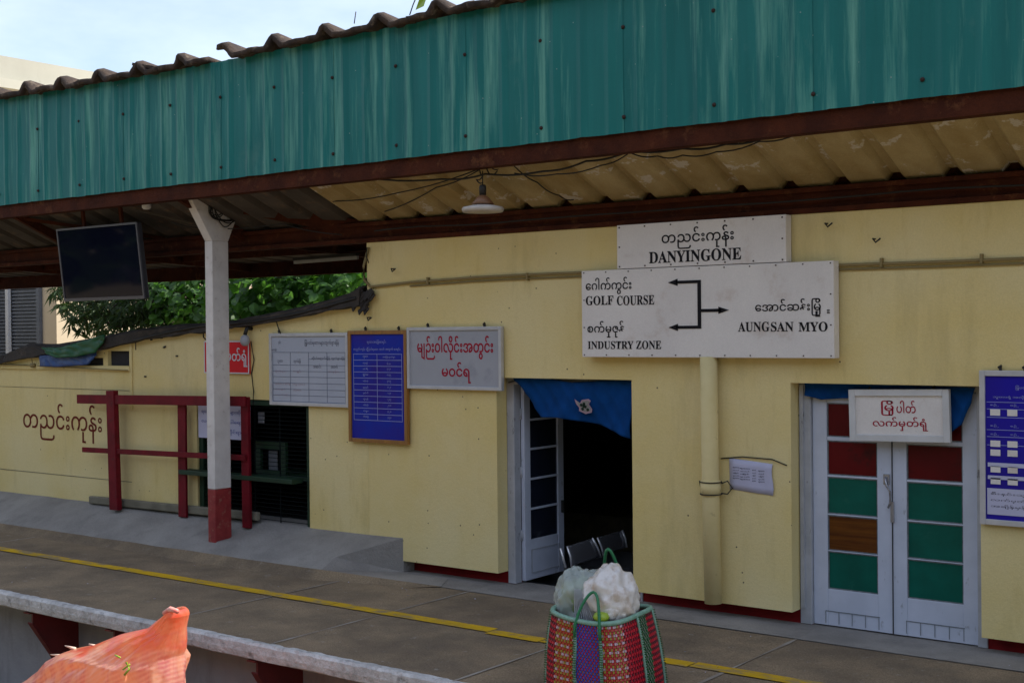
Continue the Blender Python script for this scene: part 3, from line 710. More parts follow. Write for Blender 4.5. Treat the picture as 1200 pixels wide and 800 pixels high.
# beams
mb = MB(); mb.box(-24.5, 3.5, 8.775, 8.86, 3.80, 4.02); mb.box(-24.5, 3.5, 8.768, 8.90, 3.79, 3.80); mb.build('front_beam', m_rustbeam, canopy)
mb = MB(); mb.box(-24.5, 3.5, 8.80, 8.86, 5.02, 5.10); mb.build('top_beam', m_rustbeam, canopy)
mb = MB(); mb.box(-24.5, 3.5, 9.70, 9.74, 3.335, 3.50); mb.box(-24.5, 3.5, 9.63, 9.78, 3.292, 3.335); mb.box(-24.5, 3.5, 9.655, 9.74, 3.46, 3.50)
mb.build('wall_beam', m_rustbeam, canopy, bevel=0.004)
MB().box(-9.12, 3.5, 9.79, 9.93, 3.29, 3.62).build('wall_plate', m_rustbeam, canopy)
mb = MB(); mb.tube([(x, 9.63 + 0.006 * math.sin(x * 3), 3.40 + 0.03 * noise.noise(Vector((x, 0, 0)))) for x in [-9 + 0.3 * k for k in range(40)]], 0.008, 5); mb.build('beam_cable', m_wire, canopy)
mb = MB(); mb.box(-24.5, -9.2, 12.5, 12.58, 3.17, 3.37); mb.build('rear_beam', m_rustbeam, canopy)
mb = MB(); mb.box(-24.5, -9.2, 11.3, 11.36, 3.35, 3.45); mb.build('rear_beam', m_rustbeam, canopy)
for x in (-20.5, -17.3, -14.1, -11.05):
    mb = MB(); mb.beam((x, 8.87, 3.84), (x, 9.72, 3.46), 0.06, 0.13); mb.beam((x, 9.72, 3.44), (x, 13.2, 3.27), 0.06, 0.10); mb.build('rafter', m_rustbeam, canopy)
MB().beam((-11.0, 9.42, 3.80), (-9.25, 9.75, 3.44), 0.07, 0.16).build('diagonal_brace', m_rustbeam, canopy)
MB().beam((-14.2, 8.9, 3.80), (-12.4, 9.7, 3.50), 0.03, 0.04).build('diagonal_brace', m_rustbeam, canopy)
MB().beam((-11.9, 9.0, 3.74), (-11.2, 9.65, 3.50), 0.02, 0.02).build('diagonal_brace', m_roofdark, canopy)

# concrete column
colm = thing('canopy_column', 'white concrete canopy column with dark red painted foot', 'column', (-11.03, 9.32, 0.16))
x0, x1 = -11.085, -10.965
MB().box(x0, x1, 9.20, 9.425, 0.72, 3.38).build('shaft', m_colwhite, colm, bevel=0.008)
MB().box(x0, x1, 9.20, 9.425, 0.10, 0.718).build('painted_foot', m_colred, colm, bevel=0.008)
mb = MB(); mb.prismx([(9.20, 3.38), (9.425, 3.38), (9.64, 3.84), (9.55, 3.86), (8.87, 3.93), (8.87, 3.90)], x0, x1)
mb.build('haunch', m_colwhite, colm, bevel=0.008)
mb = MB()
rw = random.Random(11)
def smooth(pts, n=6):
    out = []; P_ = [Vector(p) for p in pts]; P_ = [P_[0]] + P_ + [P_[-1]]
    for k in range(1, len(P_) - 2):
        for q in range(n):
            t = q / n; a0, a1, a2, a3 = P_[k - 1:k + 3]
            out.append(0.5 * ((2 * a1) + (a2 - a0) * t + (2 * a0 - 5 * a1 + 4 * a2 - a3) * t * t + (3 * a1 - a0 - 3 * a2 + a3) * t ** 3))
    return out + [P_[-2]]
for q in range(5):
    pts = [(-10.95, 9.05 + 0.1 * rw.random(), 3.93), (-10.945, 9.12 + 0.1 * rw.random(), 3.80), (-10.94, 9.16 + 0.12 * rw.random(), 3.62 + 0.06 * rw.random()), (-10.93, 9.34 + 0.06 * rw.random(), 3.53 + 0.08 * rw.random()),
           (-10.94, 9.50, 3.60 + 0.06 * rw.random()), (-10.95, 9.55 + 0.06 * rw.random(), 3.75), (-10.95, 9.6, 3.95)]
    mb.tube(smooth(pts), 0.006, 5)
mb.tube(smooth([(-10.94, 9.25 + 0.09 * math.cos(k * 1.1), 3.68 + 0.07 * math.sin(k * 1.1) + 0.004 * k) for k in range(14)]), 0.006, 5)
mb.build('tangled_wire', m_wire, colm)

# loose electric cables under the canopy
cab = thing('hanging_cables', 'thin black electric cables strung loosely under the canopy edge', 'cable', (-6, 8.9, 3.7))
runs = [[(-8.393, 8.930, 3.821), (-7.521, 8.930, 3.746), (-7.026, 8.930, 3.752), (-6.414, 8.930, 3.725), (-5.974, 8.930, 3.773), (-5.554, 8.930, 3.819), (-5.071, 8.930, 3.795), (-4.693, 8.930, 3.793), (-4.338, 8.930, 3.817), (-3.992, 8.930, 3.833), (-3.660, 8.930, 3.821), (-3.348, 8.930, 3.823), (-2.732, 8.930, 3.827)],
        [(-6.726, 8.950, 3.737), (-6.280, 8.950, 3.694), (-5.845, 8.950, 3.729), (-5.567, 8.950, 3.809), (-5.306, 8.950, 3.758), (-5.083, 8.950, 3.745), (-4.784, 8.950, 3.745), (-4.425, 8.950, 3.790), (-4.115, 8.950, 3.817)],
        [(-9.254, 9.300, 3.691), (-8.196, 9.100, 3.685), (-7.092, 8.930, 3.802)],
        [(-8.739, 9.500, 3.570), (-7.821, 9.200, 3.714), (-7.092, 8.930, 3.794)],
        [(-6.719, 8.930, 3.800), (-6.592, 9.100, 3.659), (-6.579, 9.400, 3.571), (-6.563, 9.600, 3.547)],
        [(-7.092, 8.930, 3.794), (-7.055, 8.930, 3.739), (-7.131, 8.930, 3.716), (-7.056, 8.930, 3.680)], [(-7.016, 8.930, 3.803), (-6.960, 8.930, 3.747), (-6.885, 8.930, 3.785), (-6.978, 8.930, 3.822)],
        [(-11.776, 9.300, 3.633), (-11.178, 9.400, 3.530), (-10.209, 9.500, 3.536), (-9.436, 9.600, 3.385)]]
for i, r_ in enumerate(runs):
    pts = []
    for a, c in zip(r_, r_[1:]):
        for k in range(5):
            f = k / 5; pts.append((a[0] + (c[0] - a[0]) * f, a[1] + (c[1] - a[1]) * f, a[2] + (c[2] - a[2]) * f - 0.02 * math.sin(PI * f)))
    pts.append(r_[-1]); MB().tube(pts, 0.009 if i == 0 else 0.006, 5).build('cable', m_wire, cab)
# pendant lamp
lp = thing('pendant_lamp', 'white enamel pendant lamp hanging under the canopy', 'lamp', (-7.06, 8.93, 3.45))
MB().lathe((-7.06, 8.93, 3.45), [(0.05, 0.042), (0.175, 0.016), (0.185, 0.0), (0.175, -0.026), (0.10, -0.03)], 28).build('lamp_shade', m_lampwhite, lp)
MB().lathe((-7.06, 8.93, 3.45), [(0.03, 0.12), (0.055, 0.10), (0.10, 0.045), (0.09, 0.038)], 16).build('lamp_cap', m_lampcap, lp)
MB().lathe((-7.06, 8.93, 3.45), [(0.026, 0.21), (0.032, 0.19), (0.030, 0.12)], 12).build('lamp_holder', m_wire, lp)
MB().tube([(-7.06, 8.93, 3.66), (-7.06, 8.93, 3.78)], 0.005, 6).build('cord', m_wire, lp)
bl = thing('bare_bulb', 'small white porcelain lamp holder hanging beside the canopy column', 'lamp', (-11.74, 8.95, 3.76))
MB().lathe((-11.74, 8.95, 3.79), [(0.03, 0.045), (0.05, 0.03), (0.05, -0.03), (0.03, -0.045)], 12).build('lamp_holder', m_white, bl)
MB().tube([(-11.74, 8.95, 3.83), (-11.73, 8.92, 3.90)], 0.01, 6).build('cord', m_wire, bl)
wl_ = thing('wall_lamp', 'small wall lamp on a bracket above the red sign', 'lamp', (-10.87, 9.6, 2.39))
MB().lathe((-10.87, 9.56, 2.30), [(0.02, 0.07), (0.045, 0.05), (0.055, 0.0), (0.045, -0.03), (0.02, -0.05)], 12).build('lamp_glass', m_board, wl_)
MB().tube([(-10.86, 9.65, 2.44), (-10.86, 9.58, 2.44), (-10.87, 9.56, 2.37)], 0.022, 8).build('bracket', m_wire, wl_)
mb = MB().tube([(-10.84, 9.62, 2.30), (-10.82, 9.64, 2.1), (-10.86, 9.64, 1.95), (-10.83, 9.64, 1.75), (-10.84, 9.64, 1.6)], 0.006, 5); mb.build('cord', m_wire, wl_)
tl = thing('tube_light', 'unlit fluorescent tube under the dark canopy roof behind the column', 'lamp', (-11.2, 11.0, 3.2))
MB().beam((-11.6, 11.0, 3.235), (-10.55, 11.0, 3.25), 0.035, 0.035).build('tube', m_alu, tl)
MB().beam((-11.6, 11.0, 3.275), (-10.55, 11.0, 3.29), 0.06, 0.03).build('fitting', m_wire, tl)

# hanging television
tv = thing('television', 'large black flat television tilted down under the canopy left of the column', 'television', (-12.66, 9.02, 3.2), rot=(R(6.5), 0, 0))
MB().box(-13.40, -11.91, 9.00, 9.06, 2.785, 3.62).build('casing', m_tv, tv, bevel=0.006)
e = 0.022
mb = MB(); mb.box(-13.405, -13.405 + e, 8.985, 9.002, 2.78, 3.625); mb.box(-11.905 - e, -11.905, 8.985, 9.002, 2.78, 3.625); mb.box(-13.405 + e, -11.905 - e, 8.985, 9.002, 2.78, 2.78 + 0.035); mb.box(-13.405 + e, -11.905 - e, 8.985, 9.002, 3.625 - e, 3.625)
mb.build('rim', m_tvrim, tv)
MB().box(-13.38, -11.93, 8.993, 8.999, 2.816, 3.602).build('screen', m_screen, tv)
MB().box(-13.0, -12.96, 9.06, 9.09, 3.3, 3.9).build('hanger', m_rustbeam, tv); MB().box(-12.3, -12.26, 9.06, 9.09, 3.3, 3.9).build('hanger', m_rustbeam, tv)

# ================================================================ station signs
def nails(mb, x0, x1, z0, z1, y, nx, nz_, r=0.006):
    for k in range(nx):
        x = x0 + (x1 - x0) * k / (nx - 1)
        for z in (z0, z1): mb.box(x - r, x + r, y - 0.004, y, z - r, z + r)
    for k in range(1, nz_ - 1):
        z = z0 + (z1 - z0) * k / (nz_ - 1)
        for x in (x0, x1): mb.box(x - r, x + r, y - 0.004, y, z - r, z + r)
s1 = thing('direction_sign', 'large white direction sign with black arrows pointing to three stations', 'sign', (-5.26, 9.55, 2.53))
MB().box(-6.43, -4.09, 9.52, 9.62, 2.153, 2.906).build('sign_panel', m_sign, s1, bevel=0.004)
mb = MB(); nails(mb, -6.405, -4.115, 2.172, 2.888, 9.52, 11, 4, 0.005)
mb.build('nail_heads', m_screw, s1)
TY = 9.5175
lettering(s1, [('ေဂါက်ကွင်း', (-6.385, -5.916, 2.694, 2.842)), ('စက်မှုဇုန်', (-6.372, -5.989, 2.322, 2.466)), ('ေအာင်ဆန်းြမိ', (-4.756, -4.196, 2.482, 2.620)), ], TY, m_black, bold=0.014)
mb = MB(); q = (-4.246, -4.182, 2.479, 2.615)
text_into(mb, 'ု', (q[0] + 0.005, q[0] + 0.045, 2.475, 2.52), TY - 0.001, 0.012); text_into(mb, 'း', (q[1] + 0.035, q[1] + 0.06, 2.50, 2.53), TY - 0.001, 0.01); mb.build('lettering', m_black, s1, fix=False)
lettering(s1, [(serif('GOLF'), (-6.386, -6.099, 2.604, 2.685), 0.008), (serif('COURSE'), (-6.064, -5.690, 2.597, 2.680), 0.008),
               (serif('INDUSTRY'), (-6.369, -5.900, 2.222, 2.292), 0.008), (serif('ZONE'), (-5.875, -5.627, 2.222, 2.294), 0.008),
               (serif('AUNG'), (-4.909, -4.631, 2.363, 2.442), 0.008), (serif('SAN'), (-4.620, -4.426, 2.362, 2.439), 0.008), (serif('MYO'), (-4.383, -4.141, 2.360, 2.436), 0.008)], TY, m_black)
mb = MB(); y0, y1 = 9.515, 9.5198
mb.box(-5.277, -5.245, y0, y1, 2.392, 2.792)
mb.box(-5.48, -5.277, y0, y1, 2.767, 2.792); mb.box(-5.48, -5.277, y0, y1, 2.392, 2.417); mb.box(-5.245, -5.06, y0, y1, 2.527, 2.553)
mb.build('arrow_line', m_black, s1)
for poly in ([(-5.555, 2.779), (-5.465, 2.808), (-5.465, 2.750)], [(-5.555, 2.404), (-5.465, 2.433), (-5.465, 2.375)], [(-4.99, 2.54), (-5.085, 2.569), (-5.085, 2.511)]):
    MB().prism(poly, y0, y1).build('arrow_head', m_black, s1)
s2 = thing('name_sign', 'smaller white station name sign fixed above the large direction sign', 'sign', (-5.28, 9.55, 3.1))
MB().box(-6.066, -4.49, 9.53, 9.63, 2.912, 3.286).build('sign_panel', m_sign, s2, bevel=0.004)
mb = MB(); nails(mb, -6.04, -4.52, 2.93, 3.265, 9.53, 7, 3); mb.build('nail_heads', m_screw, s2)
lettering(s2, [('တညင်းကုန်း', (-5.62, -4.945, 3.055, 3.235)), (serif('DANYINGONE'), (-5.745, -4.88, 2.945, 3.045), 0.01)], 9.5275, m_black, bold=0.012)

def framed(name, label, x0, x1, z0, z1, y, fm, pm, fw=0.035, group=None, depth=0.035, rot=0, cat='sign', hooks=()):
    t = thing(name, label, cat, ((x0 + x1) / 2, y + depth / 2, (z0 + z1) / 2), group, rot=(0, rot, 0) if rot else None)
    MB().box(x0 + fw * .5, x1 - fw * .5, y + 0.008, y + depth, z0 + fw * .5, z1 - fw * .5).build('board_panel', pm, t)
    for q in ((x0, x0 + fw, z0, z1), (x1 - fw, x1, z0, z1), (x0 + fw, x1 - fw, z0, z0 + fw), (x0 + fw, x1 - fw, z1 - fw, z1)):
        MB().box(q[0], q[1], y - 0.008, y + depth + 0.002, q[2], q[3]).build('frame_rail', fm, t, bevel=0.003)
    for hx in hooks:
        mb = MB(); mb.box(hx - 0.008, hx + 0.008, y + 0.01, y + 0.03, z1, z1 + 0.03); mb.tube([(hx - 0.015, y + 0.02, z1 + 0.02), (hx + 0.01, y + 0.01, z1 + 0.035)], 0.009, 6); mb.build('hook', m_wire, t)
    return t
m_ruled = mat('grey_blue_ruled_line', (0.14, 0.16, 0.22), rough=0.6, spec=0.1)
# whiteboard with a hand-drawn timetable
t = framed('whiteboard', 'framed whiteboard with a hand ruled timetable, left of the blue poster', -10.535, -9.365, 1.62, 2.385, 9.605, m_alu, m_whiteboard, hooks=(-10.4, -9.62))
Y = 9.611
lettering(t, [('ြမို့ပတ်ရထားများထွက်ခွာချိန်', (-10.0, -9.50, 2.245, 2.315)), ('၄င်း', (-10.40, -10.36, 2.26, 2.31))], Y, m_greyink)
lettering(t, [('ဘူတာ', (-10.42, -10.34, 2.06, 2.10)), ('ထွက်ချိန်', (-10.17, -10.06, 2.06, 2.115)), ('ဆိုက်ေရာက်ချိန် ထွက်ခွာချိန်', (-9.90, -9.42, 2.10, 2.14)), ('အဆင်း', (-9.88, -9.76, 2.02, 2.06)), ('အတက်', (-9.62, -9.52, 2.02, 2.06)), ('နေ့စွဲ', (-10.50, -10.43, 2.19, 2.225))], Y, m_greyink)
lettering(t, [('ရန်ကုန်ဘူတာ', (-10.46, -10.28, 1.965, 1.995)), ('ေမျှာ်', (-10.18, -10.06, 1.965, 2.0)), ('အင်းစိန် ဘူတာ', (-10.46, -10.0, 1.83, 1.858)), ('ကမာရွတ်', (-10.46, -10.3, 1.775, 1.80)), ('ေထာက်ကြံ့', (-10.46, -10.26, 1.715, 1.74)), ('မင်းကလာ', (-10.18, -10.06, 1.775, 1.80)), ('တနင်္ဂ', (-9.66, -9.50, 1.965, 2.0))], Y, m_pinkink)
mb = MB(); zs = [2.17, 2.005, 1.94, 1.875, 1.81, 1.75, 1.695, 1.665]
for z in (2.18, 2.045, 1.98, 1.92, 1.855, 1.79, 1.725, 1.66): mb.box(-10.49, -9.41, Y - 0.001, Y, z, z + 0.004)
mb.box(-9.94, -9.41, Y - 0.001, Y, 2.11, 2.114)
for x in (-10.49, -10.22, -9.945, -9.675, -9.414): mb.box(x, x + 0.004, Y - 0.0025, Y - 0.0015, 1.662, 2.184)
mb.build('ruled_line', m_ruled, t)
# blue poster in a wooden frame
t = framed('timetable_poster', 'deep blue timetable poster in a varnished wooden frame between whiteboard and grey sign', -9.358, -8.56, 1.278, 2.404, 9.60, m_wood, m_blueprint, fw=0.038, hooks=(-9.13, -8.68))
Y = 9.606
rowsz = [2.165 - 0.0605 * k for k in range(12)]
mb = MB()
for z in rowsz: mb.box(-9.29, -8.63, Y - 0.001, Y, z, z + 0.005)
for x in (-9.29, -8.965, -8.634): mb.box(x, x + 0.005, Y - 0.0025, Y - 0.0015, rowsz[-1], rowsz[0] + 0.005)
mb.build('ruled_line', m_paleink, t)
words = ['ဘူတာ', 'ဘုရင့်', 'အင်းစိန်', 'ရွာမ', 'ဖေါ့ကန်', 'ေထာက်', 'မှော်ဘီ', 'ဂျုံကုန်', 'ကံဘဲ့', 'ပဲခူး', 'တာေမွ']
nums = ['အချိန်ထွက်ခွာ', '၆း၁၀', '၇း၂၀', '၈း၃၅', '၉း၁၅', '၁၀း၂၀', '၁၁း၃၀', '၁၂း၄၅', '၂း၁၀', '၃း၂၀', '၄း၅၀']
it = [('ရထားအချိန်စာရင်း', (-9.10, -8.84, 2.265, 2.31)), ('တညင်းကုန်း မြို့ပတ်ရထား အဝင် အထွက် စာရင်း', (-9.29, -8.65, 2.195, 2.235))]
for k in range(11):
    zc = rowsz[k] - 0.029
    it.append((words[k], (-9.16, -9.09, zc - 0.014, zc + 0.016))); it.append((nums[k], (-8.89, -8.72, zc - 0.012, zc + 0.016) if k == 0 else (-8.83, -8.78, zc - 0.012, zc + 0.012)))
lettering(t, it, Y, m_paleink)
# grey sign, red lettering
t = framed('station_notice', 'pale grey notice board with large red Burmese lettering beside the open doorway', -8.555, -7.387, 1.832, 2.430, 9.60, m_alu, m_board, fw=0.032, hooks=(-8.30, -7.60))
lettering(t, [('မျဉ်းဝါလိုင်းအတွင်း', (-8.43, -7.49, 2.115, 2.345)), ('မဝင်ရ', (-8.12, -7.76, 1.895, 2.095))], 9.606, m_redink, bold=0.018)
# small white wooden sign over the closed door
t = framed('office_sign', 'small white wooden framed sign with red Burmese lettering over the closed double door', -4.045, -3.262, 1.517, 1.915, 9.695, m_white, m_sign, fw=0.05, rot=-0.022)
lettering(t, [('ြမို', (-3.79, -3.69, 1.715, 1.83)), ('ပါတ်', (-3.67, -3.52, 1.735, 1.83)), ('လက်မှတ်ရုံ', (-3.86, -3.43, 1.60, 1.705))], 9.701, m_redink, bold=0.012)
mb = MB(); mb.tube([(-3.9, 9.75, 1.91), (-3.9, 9.80, 1.95)], 0.012, 6); mb.tube([(-3.4, 9.75, 1.91), (-3.4, 9.80, 1.95)], 0.012, 6); mb.build('hook', m_wire, t)
# blue poster at the right edge of the frame
t = framed('ticket_poster', 'deep blue ticket price poster in a silver frame right of the closed double door', -3.015, -2.25, 0.955, 2.07, 9.605, m_alu, m_blueprint2, fw=0.04, hooks=(-2.87, -2.7))
Y = 9.611
wh = MB()
for z0, z1 in ((1.375, 1.405), (1.285, 1.312)): wh.box(-2.96, -2.30, Y - 0.002, Y - 0.001, z0, z1)
wh.box(-2.965, -2.30, Y - 0.002, Y - 0.001, 1.03, 1.22); wh.build('white_panel', m_paper, t)
lb = MB()
for z in (1.745, 1.52, 1.455, 1.335, 1.25):
    for x in (-2.94, -2.82, -2.70, -2.55, -2.40): lb.box(x, x + 0.07, Y - 0.002, Y - 0.001, z, z + 0.045)
lb.build('price_label', m_sign, t)
it = [('ြမို့ပတ်ရထားလက်မှတ်ခ', (-2.76, -2.45, 1.93, 1.965)), ('ဘူတာရုံ အလိုက် စီးနင်းခနှုန်းထားများ', (-2.92, -2.33, 1.865, 1.892))]
for z in (1.81, 1.66, 1.60, 1.545):
    for x in (-2.94, -2.80, -2.66): it.append(('စဉ်', (x, x + 0.06, z, z + 0.022)))
lettering(t, it, Y - 0.001, m_paleink)
mb = MB()
for z in (1.84, 1.79, 1.73, 1.64, 1.59, 1.53): mb.box(-2.965, -2.30, Y - 0.001, Y - 0.0002, z, z + 0.004)
mb.build('ruled_line', m_paleink, t)
lettering(t, [('စီးနင်းသူများသိရှိရန်', (-2.94, -2.35, 1.165, 1.195)), ('လက်မှတ်မပါဘဲမစီးရ', (-2.94, -2.36, 1.12, 1.15)), ('အချိန်မှန်ထွက်ခွာမည်', (-2.94, -2.35, 1.075, 1.105))], Y - 0.003, m_greyink)
# red ticket office sign, half hidden by the column
t = thing('ticket_office_sign', 'bright red sign with white Burmese lettering partly hidden behind the column', 'sign', (-11.16, 9.63, 2.13))
MB().box(-11.62, -10.875, 9.62, 9.64, 1.945, 2.305).build('sign_panel', m_redsign, t)
mb = MB()
for q in ((-11.62, -11.607, 1.945, 2.305), (-10.888, -10.875, 1.945, 2.305), (-11.607, -10.888, 1.945, 1.958), (-11.607, -10.888, 2.292, 2.305)): mb.box(q[0], q[1], 9.616, 9.6195, q[2], q[3])
mb.build('border', m_whiteink, t)
lettering(t, [('လက်မှတ်ရုံ', (-11.56, -10.90, 2.02, 2.23))], 9.6165, m_whiteink, bold=0.015)
# notice at the counter
t = thing('counter_notice', 'white notice with blue lettering at the green ticket counter behind the fence', 'notice', (-11.3, 9.64, 1.4))
MB().box(-11.76, -10.90, 9.64, 9.655, 1.215, 1.585).build('sign_panel', m_paper, t)
lettering(t, [('ရထားစီးခရီးသည်များဆိုင်ရန်', (-11.70, -10.93, 1.48, 1.545)), ('လက်မှတ်ဝယ်ပါေရာင်း', (-11.70, -10.94, 1.37, 1.435)), ('ဌာနဆိုင်ရာရှိပုံ', (-11.4, -10.93, 1.26, 1.325))], 9.6375, m_blueint if False else m_blueink)
# paper timetable by the pipe
mb = MB(); P = []
for j in range(6):
    P.append([(-5.062 + (0.39 + 0.008 * math.sin(j * 1.3)) * i / 8, 9.643 - 0.008 * (i == 8) - 0.004 * (j == 5) * (i > 5) + 0.003 * math.sin(i + j), 1.07 + 0.255 * j / 5 - 0.028 * i / 8) for i in range(9)])
mb.grid(P)
t = thing('paper_notice', 'white paper sheet with a printed table glued right of the drain pipe', 'notice', (-4.86, 9.64, 1.2))
mb.build('paper_sheet', m_paper, t, solid=0.002)
it = []
for r_ in range(5):
    for x, w in ((-5.03, 0.06), (-4.965, 0.09), (-4.855, 0.035), (-4.80, 0.055)):
        z = 1.255 - r_ * 0.022 - (x + 5.03) * 0.07; it.append((['ရထား', 'အဆန်', 'ချိန်', 'မှတ်'][r_ % 4], (x, x + w, z - 0.012, z)))
lettering(t, it, 9.6365, m_greyink, bold=0.03)
mb = MB(); mb.tube([(-5.138, 9.640, 1.317), (-4.940, 9.635, 1.342), (-4.674, 9.635, 1.335), (-4.550, 9.640, 1.293)], 0.005, 5); mb.build('loose_string', m_wire, t)

# ================================================================ blue door cloths
def cloth(name, label, poly_top, poly_bot, y, nx=90, nz_=22, amp=0.035, seed=0, group=None, fold=9):
    P = []
    for j in range(nz_ + 1):
        f = j / nz_; row = []
        for i in range(nx + 1):
            t = i / nx; a = lerp_poly(poly_top, t); c = lerp_poly(poly_bot, t)
            x = a[0] + (c[0] - a[0]) * f; z = a[1] + (c[1] - a[1]) * f
            yy = y + amp * f * math.sin(x * fold + 2 * f + seed) + 0.012 * abs(math.sin(x * 17 - z * 9 + seed)) * (0.3 + f) + 0.006 * math.sin(x * 41 + z * 30) + amp * 0.8 * noise.noise(Vector((x * 3, z * 3, seed))) - amp * 0.3
            row.append((x, yy, z))
        P.append(row)
    mb = MB().grid(P)
    t = thing(name, label, 'door cloth', ((poly_top[0][0] + poly_top[-1][0]) / 2, y, poly_top[0][1]), group)
    mb.build('fabric', m_cloth, t, solid=0.004)
    return t
ct = cloth('door_cloth', 'blue cloth with a small printed badge slung across the open doorway', [(-7.363, 1.945), (-7.029, 1.958), (-6.677, 1.916), (-6.374, 1.937), (-6.053, 1.942)],
           [(-7.314, 1.906), (-7.062, 1.587), (-6.841, 1.595), (-6.423, 1.547), (-6.050, 1.434)], 9.74, seed=1)
mb = MB(); cx, cz = ((-6.541, 1.714))
badge = [(-0.10, 0.055), (-0.04, 0.02), (-0.02, 0.05), (0.05, 0.06), (0.075, 0.045), (0.055, 0.01), (0.09, -0.03), (0.085, -0.06), (0.02, -0.075), (-0.05, -0.05), (-0.05, -0.02), (-0.08, 0.01)]
mb.prism([(cx + a * 1.0, cz + c) for a, c in badge], 9.700, 9.703); bd = mb.build('badge', m_pinkink, ct)
mb = MB(); mb.prism([(cx + a * 0.80 + 0.005, cz + c * 0.76) for a, c in badge], 9.697, 9.6995); mb.build('badge_face', m_conc_l, bd)
mb = MB()
for a, c in ((-0.025, 0.005), (0.005, 0.015), (0.02, -0.01), (-0.01, -0.03), (0.045, -0.035), (0.0, -0.005)):
    mb.lathe((cx + a, 9.6965, cz + c), [(0.015, -0.001), (0.013, 0.0)], 8, axis='y')
mb.build('badge_figure', m_greenpaint, bd)
MB().tube([(-7.444, 9.780, 1.902), (-7.341, 9.750, 1.921), (-6.609, 9.750, 1.967), (-6.050, 9.750, 1.964)], 0.006, 5).build('cord', m_wire, ct)
ct = cloth('door_cloth', 'blue cloth bunched behind the small sign over the closed double door', [(-4.450, 1.945), (-4.041, 1.945), (-3.499, 1.942), (-3.096, 1.936)],
           [(-4.443, 1.849), (-4.313, 1.818), (-4.042, 1.838), (-3.500, 1.773), (-3.320, 1.560), (-3.192, 1.661), (-3.128, 1.822)], 9.77, amp=0.018, seed=4, fold=16)

m_steelb = mat('bright_steel_tube', (0.80, 0.80, 0.82), rough=0.25, metal=0.5)
# steel waiting bench in the dark room
bn = thing('steel_bench', 'row of polished steel bench seats inside the dark room behind the open door', 'bench', (-6.85, 10.7, -0.4))
quads = [((-7.040, 10.125, 0.346), (-7.040, 10.555, 0.366), (-7.000, 10.637, 0.179), (-7.000, 10.134, 0.163)), ((-7.040, 10.641, 0.361), (-7.040, 11.092, 0.372), (-7.000, 11.110, 0.208), (-7.000, 10.683, 0.185))]
for a, b_, c, d in quads:
    a, b_, c, d = map(Vector, (a, b_, c, d)); P = []
    for j in range(7):
        f = j / 6; l_ = a.lerp(d, f); r_ = b_.lerp(c, f)
        P.append([l_.lerp(r_, i / 6) + Vector((0.012 * math.sin(f * PI), 0, 0)) for i in range(7)])
    bk_ = MB().grid(P).build('backrest', m_steel, bn, solid=0.006)
    for p, q in ((a, d), (b_, c)):
        MB().tube([p + Vector((0.01, 0, 0.004)), p.lerp(q, 0.5) + Vector((0.024, 0, 0)), q + Vector((0.01, 0, 0))], 0.011, 8).build('edge_tube', m_steelb, bk_)
    MB().box(-6.96, -6.55, a.y, b_.y, 0.0, 0.012).build('seat', m_steel, bn)
MB().tube([(-7.040, 10.030, 0.343), (-7.000, 10.054, 0.159)], 0.011, 8).build('edge_tube', m_steelb, bn)
for y in (10.2, 11.8):
    MB().box(-6.95, -6.6, y, y + 0.05, -0.4, 0.0).build('leg', m_steel, bn)

# ================================================================ woven basket
m_wr = mat('red_woven_strip', (0.50, 0.010, 0.03), rough=0.4, spec=0.6)
m_wo = mat('orange_woven_strip', (0.36, 0.065, 0.015), rough=0.4, spec=0.6)
m_wb = mat('blue_woven_strip', (0.03, 0.06, 0.38), rough=0.4, spec=0.6)
m_ww = mat('pale_pink_woven_strip', (0.50, 0.36, 0.40), rough=0.4, spec=0.6)
m_wg = mat('dark_green_woven_strip', (0.012, 0.10, 0.03), rough=0.4, spec=0.6)
m_wd = mat('dark_maroon_woven_strip', (0.11, 0.006, 0.02), rough=0.4, spec=0.6)
m_wy = mat('olive_yellow_woven_strip', (0.30, 0.22, 0.03), rough=0.4)
m_trim = mat('pale_green_trim', (0.22, 0.38, 0.30), (0.14, 0.28, 0.2), 30, 0.45)
m_hand = mat('green_handle_cord', (0.012, 0.16, 0.06), rough=0.4)
bx, by = -4.755, 7.24
bk = thing('woven_basket', 'big red plastic woven market basket with green handles standing on the platform', 'basket', (bx, by, 0.0))
def bas(a, f, extra=0.0):
    """point on the basket wall; a = angle, f = 0 bottom .. 1 rim"""
    r_ = 0.350 - 0.062 * f + 0.012 * math.sin(f * PI) + extra
    c_, s_ = math.cos(a), math.sin(a); n = 3.6
    k = (abs(c_) ** n + abs(s_) ** n) ** (-1 / n)
    wob = 0.012 * math.sin(a * 3 + 1) * f
    z = 0.01 + 0.52 * f + (0.02 * math.sin(a * 2 + 0.8) * f)
    return (bx + 0.03 * (1 - f) + (r_ * k + wob) * c_ * 0.96, by + (r_ * k + wob) * s_ * 0.94, z)
NA, NF = 168, 30
vs = []; fs = []; mi = []
def strip_col(i, j):
    dg_ = (360 * (i + 0.5) / 168 - 213) % 180
    b_ = 10 if dg_ < 26 else 17 + (i % 7) if dg_ < 55 else 26 if dg_ < 87 else 38 + (i % 7) if dg_ < 114 else 10 if dg_ < 141 else 48 if dg_ < 160 else 10
    o = (i + j) % 2
    if b_ < 3: return 0 if o else 5
    if b_ < 15: return [0, 5][(i + j) % 2] if j % 2 == 0 else 0
    if b_ < 25:
        if b_ in (17, 18, 21, 22) and j % 3 == 1: return 3
        return [1, 6][j % 2] if o else 0
    if b_ < 36: return 2 if o else ([0, 0, 1][j % 3])
    if b_ < 46:
        if b_ in (38, 39, 42, 43) and j % 3 == 1: return 3
        return [6, 1][j % 2] if o else 0
    if b_ < 50: return 4 if o else 3
    return 5 if o else 0
